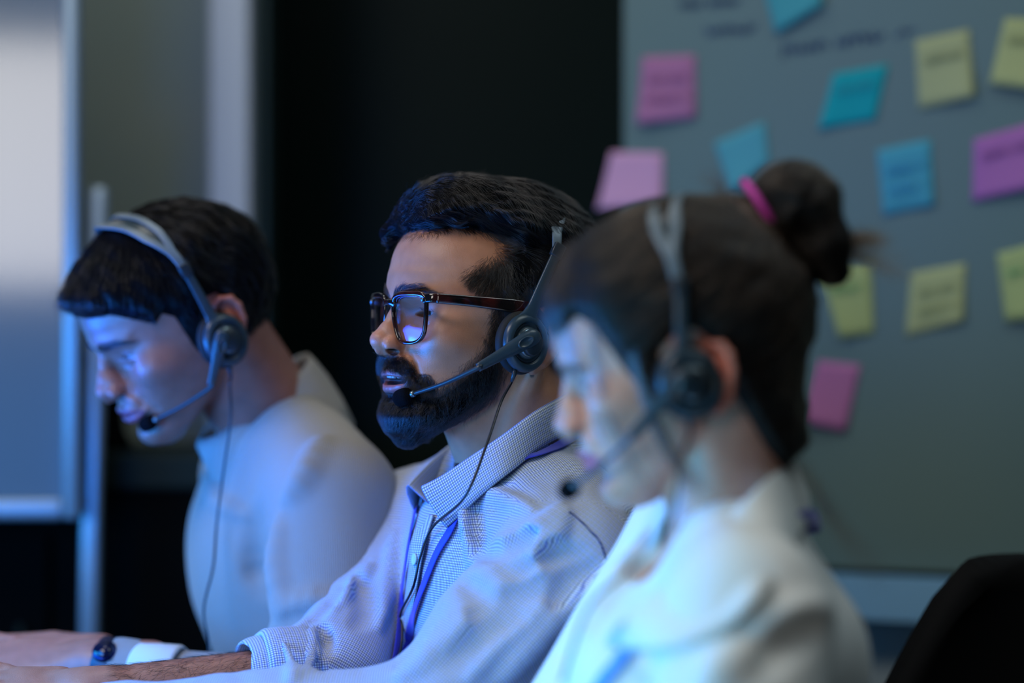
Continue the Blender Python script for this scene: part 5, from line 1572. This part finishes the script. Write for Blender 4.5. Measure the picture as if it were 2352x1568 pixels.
WOM_HAIR = [(120, 84), (96, 62), (84, 64), (70, 72), (60, 60), (50, 26), (44, 4), (38, -8), (28, -10), (22, 6), (16, 26), (2, 34), (-14, 34), (-22, 20), (-24, -8), (-28, -34), (-36, -74), (-44, -96), (-80, -96), (-140, -60), (-140, 170), (120, 170)]
def wom_skull(P):
    return smin(skull_sdf(P, WK), cap(P, (-22, 0, -14), wnb, 49, 52), 12)
def wom_mask(P): return poly_sd(P[:, 0], P[:, 2], WOM_HAIR)
def wom_bun(P):
    q = ell(P, (-122, 0, 103), (36, 34, 33), rotm(0, 25, 0))
    q = smin(q, chain(P, [(-128, 0, 88), (-136, 4, 66), (-134, 0, 40)], [24, 22, 13], 6), 10)
    a = P-np.array((-124, 0, 98), f32)
    an = np.arctan2(a[:, 2], a[:, 0]); r = np.sqrt(a[:, 0]**2+a[:, 2]**2)
    return q-1.8*np.sin(an*3+r*.11+np.abs(a[:, 1])*.06)-wob(P, .03, 71, 2)*1.5
def wom_hair_vol(P):
    x, y, z = P[:, 0], P[:, 1], P[:, 2]
    m = wom_mask(P); top = sstep(30, 90, z)
    T = 7+7*top+9*sstep(-10, -80, x)*sstep(90, 30, z)
    T = T*(1-.45*sstep(35, 75, x))
    T = T*sstep(-1, 12, m)-6*sstep(2, -3, m)
    f = wom_skull(P)-T-wob(P*np.array([.4, 1, 1], f32), .035, 72, 2)*1.2*sstep(0, 20, m)
    q = chain(P, [(68, 40, 84), (76, 14, 92), (76, -20, 92)], [9, 9, 8], 4)
    f = smin(f, q, 9)
    f = smin(f, cap(P, (-84, 0, 92), (-106, 0, 98), 30, 15), 14)
    return smin(f, wom_bun(P), 4)
whV, whF = nets(wom_hair_vol, (-175, -110, -115), (122, 110, 160), 3.0)
M_hb = mat('dark_brown_hair_mass', (0.004, 0.0028, 0.0022), .6, spec=.25)
M_hairb = hair_material('dark_brown_hair', (0.034, 0.021, 0.013), .30)
wom_hair = meshobj('hair', WOM.m(whV), whF, M_hb, wom)
bc = np.array((-106, 0, 98), f32)
def wom_flow(p, g, t):
    d = bc-p; d /= np.linalg.norm(d, axis=1)[:, None]+1e-6
    fr = (sstep(30, 62, p[:, 0]))[:, None]
    dn_ = np.array([.5, 0, -1.0], f32)+np.stack([np.zeros(len(p)), .5*np.sign(p[:, 1]), np.zeros(len(p))], 1)
    bn_ = (sstep(30, 12, wom_bun(p)))[:, None]
    tw = np.cross(p-np.array((-124, 0, 98), f32), np.array([0, 1, 0], f32)); tw /= np.linalg.norm(tw, axis=1)[:, None]+1e-6
    v = d*(1-fr)+dn_*fr
    return (v*(1-bn_)+tw*bn_).astype(f32)
r_ = sample_surface(whV, whF, 12000, rng, (wom_mask(whV) > -10)*1.0)
P = grow(r_, wom_hair_vol, wom_flow, 34+20*rng.rand(len(r_)), 9, lambda t, lv, p: -1.5+3.0*t*(.2+lv), jitter=.07, seed=22)
strands('hair_strands', WOM.m(P.reshape(-1, 3)).reshape(P.shape), .00014, M_hairb, wom_hair)
# thin fringe and the locks that frame the face, the loose wisps at the nape
def lock(pts, n, spread, tip, seed, rad=.00010, name='lock'):
    r = np.random.RandomState(seed); base = catmull(pts, 8); S_ = len(base); t = np.linspace(0, 1, S_)[None, :, None]
    off = r.normal(size=(n, 1, 3))*spread*(1-.5*t)+r.normal(size=(n, 1, 3))*tip*t*t
    P = base[None]+off
    return strands(name, WOM.m(P.reshape(-1, 3)).reshape(P.shape), rad, M_hairb, wom_hair)
lock([(58, 22, 122), (79, 26, 96), (88, 26, 72), (90, 24, 52)], 120, 5, 5, 1, name='fringe')
lock([(56, 0, 124), (80, 2, 98), (91, 0, 74), (95, 2, 56)], 100, 6, 5, 2, name='fringe')
lock([(58, 40, 112), (80, 44, 84), (86, 48, 50), (84, 54, 22)], 50, 5, 5, 3, name='fringe')
lock([(54, -24, 118), (80, -26, 94), (90, -24, 66)], 130, 5, 5, 4, name='fringe')
lock([(50, 62, 84), (66, 62, 40), (70, 62, -5), (66, 60, -48), (60, 60, -84)], 26, 2.6, 5, 5, name='face_lock')
lock([(36, 76, 30), (38, 80, -12), (34, 80, -50), (22, 78, -90)], 160, 3.2, 6, 6, name='face_lock')
lock([(-50, 30, -80), (-62, 28, -115), (-74, 26, -160), (-92, 22, -200)], 60, 5, 9, 7, .00008, 'nape_wisp')
lock([(-130, 0, 66), (-146, 4, 58), (-160, 5, 57), (-178, 8, 50)], 320, 5, 5, 8, .00012, 'bun_tail')
lock([(-134, 0, 60), (-150, 4, 48), (-166, 6, 38), (-186, 8, 18)], 130, 4, 9, 9, .00009, 'bun_tail')
lock([(-66, 6, 118), (-70, 6, 134), (-60, 8, 146)], 60, 5, 6, 10, .00008, 'loose_strands')
brow(WOM, wV, wF, wom, M_hairb, f=wom_head, n=700, c=((86, 10, 33), (86, 20, 36), (79, 34, 37), (67, 46, 32)), wid=2.6)
eyeballs(WOM, WK, wom, gaze=(0, -28))
# hair elastic
ht = empty('hair_tie', tuple(WOM.m([(-100, 0, 98)])[0])); tag(ht, 'pink hair tie around the base of the woman\'s bun', 'hair tie')
axd = np.array([-1, 0, .25]); axd /= np.linalg.norm(axd); e1w = np.cross(axd, [0, 1, 0]); e1w /= np.linalg.norm(e1w); e2w = np.cross(axd, e1w)
P = np.array([np.array((-97, 0, 104))+(e1w*math.cos(a)*27+e2w*math.sin(a)*25) for a in np.linspace(0, 2*math.pi, 60, endpoint=False)])
V, F = tube(P, 3.2, 12, closed=True); V = np.array(V)
meshobj('elastic_band', WOM.m(V), F, mat('pink_elastic', sl((216, 70, 186)), .6), ht)
# ---- shirt
SnW = mm(.162, 1.475, .905); SfW = mm(.150, 1.76, .930); EnW = mm(.130, 1.36, .74); WnW = mm(-.10, 1.33, .775)
EfW = mm(.03, 1.72, .76); WfW = mm(-.20, 1.66, .775)
fwdW = np.array([-.97, -.22, 0]); latW = np.array([.22, -.97, 0])
ChW = mm(.158, 1.62, .82); PelW = mm(.22, 1.66, .45)
def wom_torso(P):
    f = ecap(P, ChW, PelW, 132, 138, fwdW, .76)
    f = smin(f, ell(P, mm(.088, 1.58, .84), (48, 78, 60)), 40)
    f = smin(f, ecap(P, ChW+[10, 0, 58]-latW*60, ChW+[10, 0, 58]+latW*60, 66, 66, (0, 0, 1), .85), 55)
    f = smin(f, cap(P, SfW, SfW*.5+NbW*.5, 44, 48), 36)
    f = smin(f, cap(P, SnW, SnW*.5+NbW*.5, 52, 46), 36)
    return smin(f, cap(P, NbW+[8, 0, -50], NbW+[0, 0, -14], 56, 50), 24)
def wom_shirt0(P):
    a = smin(cap(P, SnW, EnW, 60, 52), cap(P, EnW, WnW, 44, 32), 22)
    b = smin(cap(P, SfW, EfW, 54, 46), cap(P, EfW, WfW, 42, 32), 20)
    f = smin(smin(wom_torso(P), b, 24), a, 18)
    return f-wob(P*np.array([1, 1, .5], f32), .008, 81, 2)*3.0
FOLDS_W = [
    ([(1900, 1390), (1820, 1420), (1760, 1470)], 12, 3, 14, 1),
    ([(1880, 1440), (1800, 1480), (1740, 1540)], 12, -7, 12, -1),
    ([(1700, 1500), (1650, 1540), (1620, 1568)], 12, 3, 14, 1),
    ([(1480, 1230), (1420, 1330), (1350, 1450), (1300, 1560)], 11, 3, 12, 1),
    ([(1440, 1260), (1370, 1370), (1290, 1500)], 11, -6, 12, -1)]
wom_shirt_f = folded(wom_shirt0, FOLDS_W)
def wom_shirt(P):
    f = wom_shirt_f(P)
    f = smax(f, -cap(P, NbW+[0, 0, -30], WOM.w([(-20, 0, -40)])[0], 50, 56), 3)
    # open V at the throat
    f = smax(f, -cap(P, NbW+[-62, -20, -30], NbW+[-60, -15, 60], 22, 50), 6)
    return f
wsV, wsF = nets(wom_shirt, (-280, 1240, 600), (440, 1900, 1060), 4.0, slack=2.0)
M_white = mat('white_cotton', sl((226, 232, 230)), .85, spec=.2, Sheen_Weight=.1); noise_bump(M_white, 40, .3, .003)
w_shirt = meshobj('shirt', wsV/1000, wsF, M_white, wom)
st_ = [
    (P3(1450, 1440, 1.50), P3(1425, 1432, 1.475), None, (1402, 1490)),
    (P3(1520, 1390, 1.50), P3(1500, 1368, 1.482), None, (1530, 1500)),
    (P3(1600, 1310, 1.51), P3(1588, 1275, 1.500), None, (1660, 1455)),
    (P3(1690, 1230, 1.53), P3(1685, 1175, 1.515), None, (1765, 1350)),
    (P3(1765, 1160, 1.56), P3(1768, 1095, 1.545), None, (1830, 1235)),
    (P3(1790, 1130, 1.62), P3(1815, 1062, 1.61), P3(1856, 1178, 1.625), None),
    (P3(1760, 1140, 1.66), P3(1785, 1065, 1.675), P3(1836, 1180, 1.70), None),
    (P3(1660, 1160, 1.68), P3(1660, 1105, 1.71), P3(1650, 1200, 1.75), None),
    (P3(1570, 1210, 1.68), P3(1550, 1180, 1.70), P3(1510, 1260, 1.74), None),
    (P3(1520, 1300, 1.65), P3(1490, 1270, 1.665), P3(1430, 1360, 1.70), None),
    (P3(1470, 1420, 1.60), P3(1435, 1390, 1.60), P3(1385, 1430, 1.63), None)]
rows = []
for sb, fo, ou, hit in st_:
    if hit is not None: ou = onto([hit], wom_shirt0, 5.0)[0]
    out = ou-fo; mid = fo+out*.5; r_ = mid-np.array([165., 1600, 960]); r_[2] = 0; r_ /= np.linalg.norm(r_)
    rows.append([sb, sb+(fo-sb)*.5, fo+r_*-1.5-[0, 0, 2], fo+r_*1.0, fo+r_*3.0+out*.06, fo+out*.3+r_*5.0, fo+out*.6+r_*5, fo+out*.85+r_*3.0, ou])
rows = np.array(rows)
G = np.stack([catmull(rows[:, j], 6) for j in range(rows.shape[1])], 1)
sheet(G/1000, .0018, 'collar', M_white, w_shirt)
def wom_skin(P):
    f = ecap(P, EnW, WnW, 30, 22, (0, 0, 1), .86); d2 = (WnW-EnW)/np.linalg.norm(WnW-EnW)
    f = smin(f, hand_sdf(P, WnW, d2, (0, 0, 1), (0, -1, 0), [(25, 30, 20)]*4, .88), 10)
    g = ecap(P, EfW, WfW, 30, 22, (0, 0, 1), .86); d2 = (WfW-EfW)/np.linalg.norm(WfW-EfW)
    g = smin(g, hand_sdf(P, WfW, d2, (0, 0, 1), (0, 1, 0), [(25, 30, 20)]*4, .88), 10)
    f = np.minimum(f, g)
    t = np.minimum(wom_torso(P)+5, np.minimum(cap(P, SnW, EnW, 40, 34), cap(P, SfW, EfW, 40, 34)))
    return np.minimum(f, t)
waV, waF = nets(wom_skin, (-420, 1230, 380), (460, 1920, 1040), 5.0, slack=2.0)
hW = WOM.w(wV); wcol = skin_tint(wV, W_SKIN, WK); acol = np.tile(np.array(W_SKIN), (len(waV), 1))
meshobj('body', np.concatenate([hW, waV])/1000, np.concatenate([wF, waF+len(hW)]), skin_w, wom, col=np.concatenate([wcol, acol]))
wl = empty('lanyard', tuple(P3(1440, 1520, 1.45)/1000)); tag(wl, 'blue lanyard around the neck of the woman in the white shirt', 'lanyard')
M_lan2 = mat('light_blue_lanyard', sl((90, 160, 235)), .6)
P, Nn = lanyard_strap([(1500, 1452), (1455, 1488), (1425, 1525), (1385, 1575), (1350, 1640)], wom_shirt0, 4.5, 9, wl)
strip(P/1000, Nn, .011, .0018, 'strap', M_lan2, wl)
P = np.array([P3(1790, 1215, 1.52), P3(1840, 1190, 1.56), P3(1872, 1188, 1.61), P3(1880, 1205, 1.66), P3(1840, 1215, 1.71)]); P = catmull(P, 6)
Nn = P-np.array([180., 1610, 950]); Nn[:, 2] = 0; Nn /= np.linalg.norm(Nn, axis=1)[:, None]
strip(P/1000, Nn, .011, .002, 'strap', M_lan, wl)
wc_ = [px(1562, 1060, 1.485), px(1545, 1180, 1.47), px(1490, 1260, 1.475), px(1440, 1310, 1.48), px(1350, 1400, 1.49), px(1290, 1568, 1.48)]
headset(WOM, 'headset on the woman with the bun, its boom crossing her cheek', (4, 77, -4), (116, 26, -54), (-14, 88, 66), (-28, 0, 138), wc_, boom_front=(58, 94, -28), twist=(4, 2))
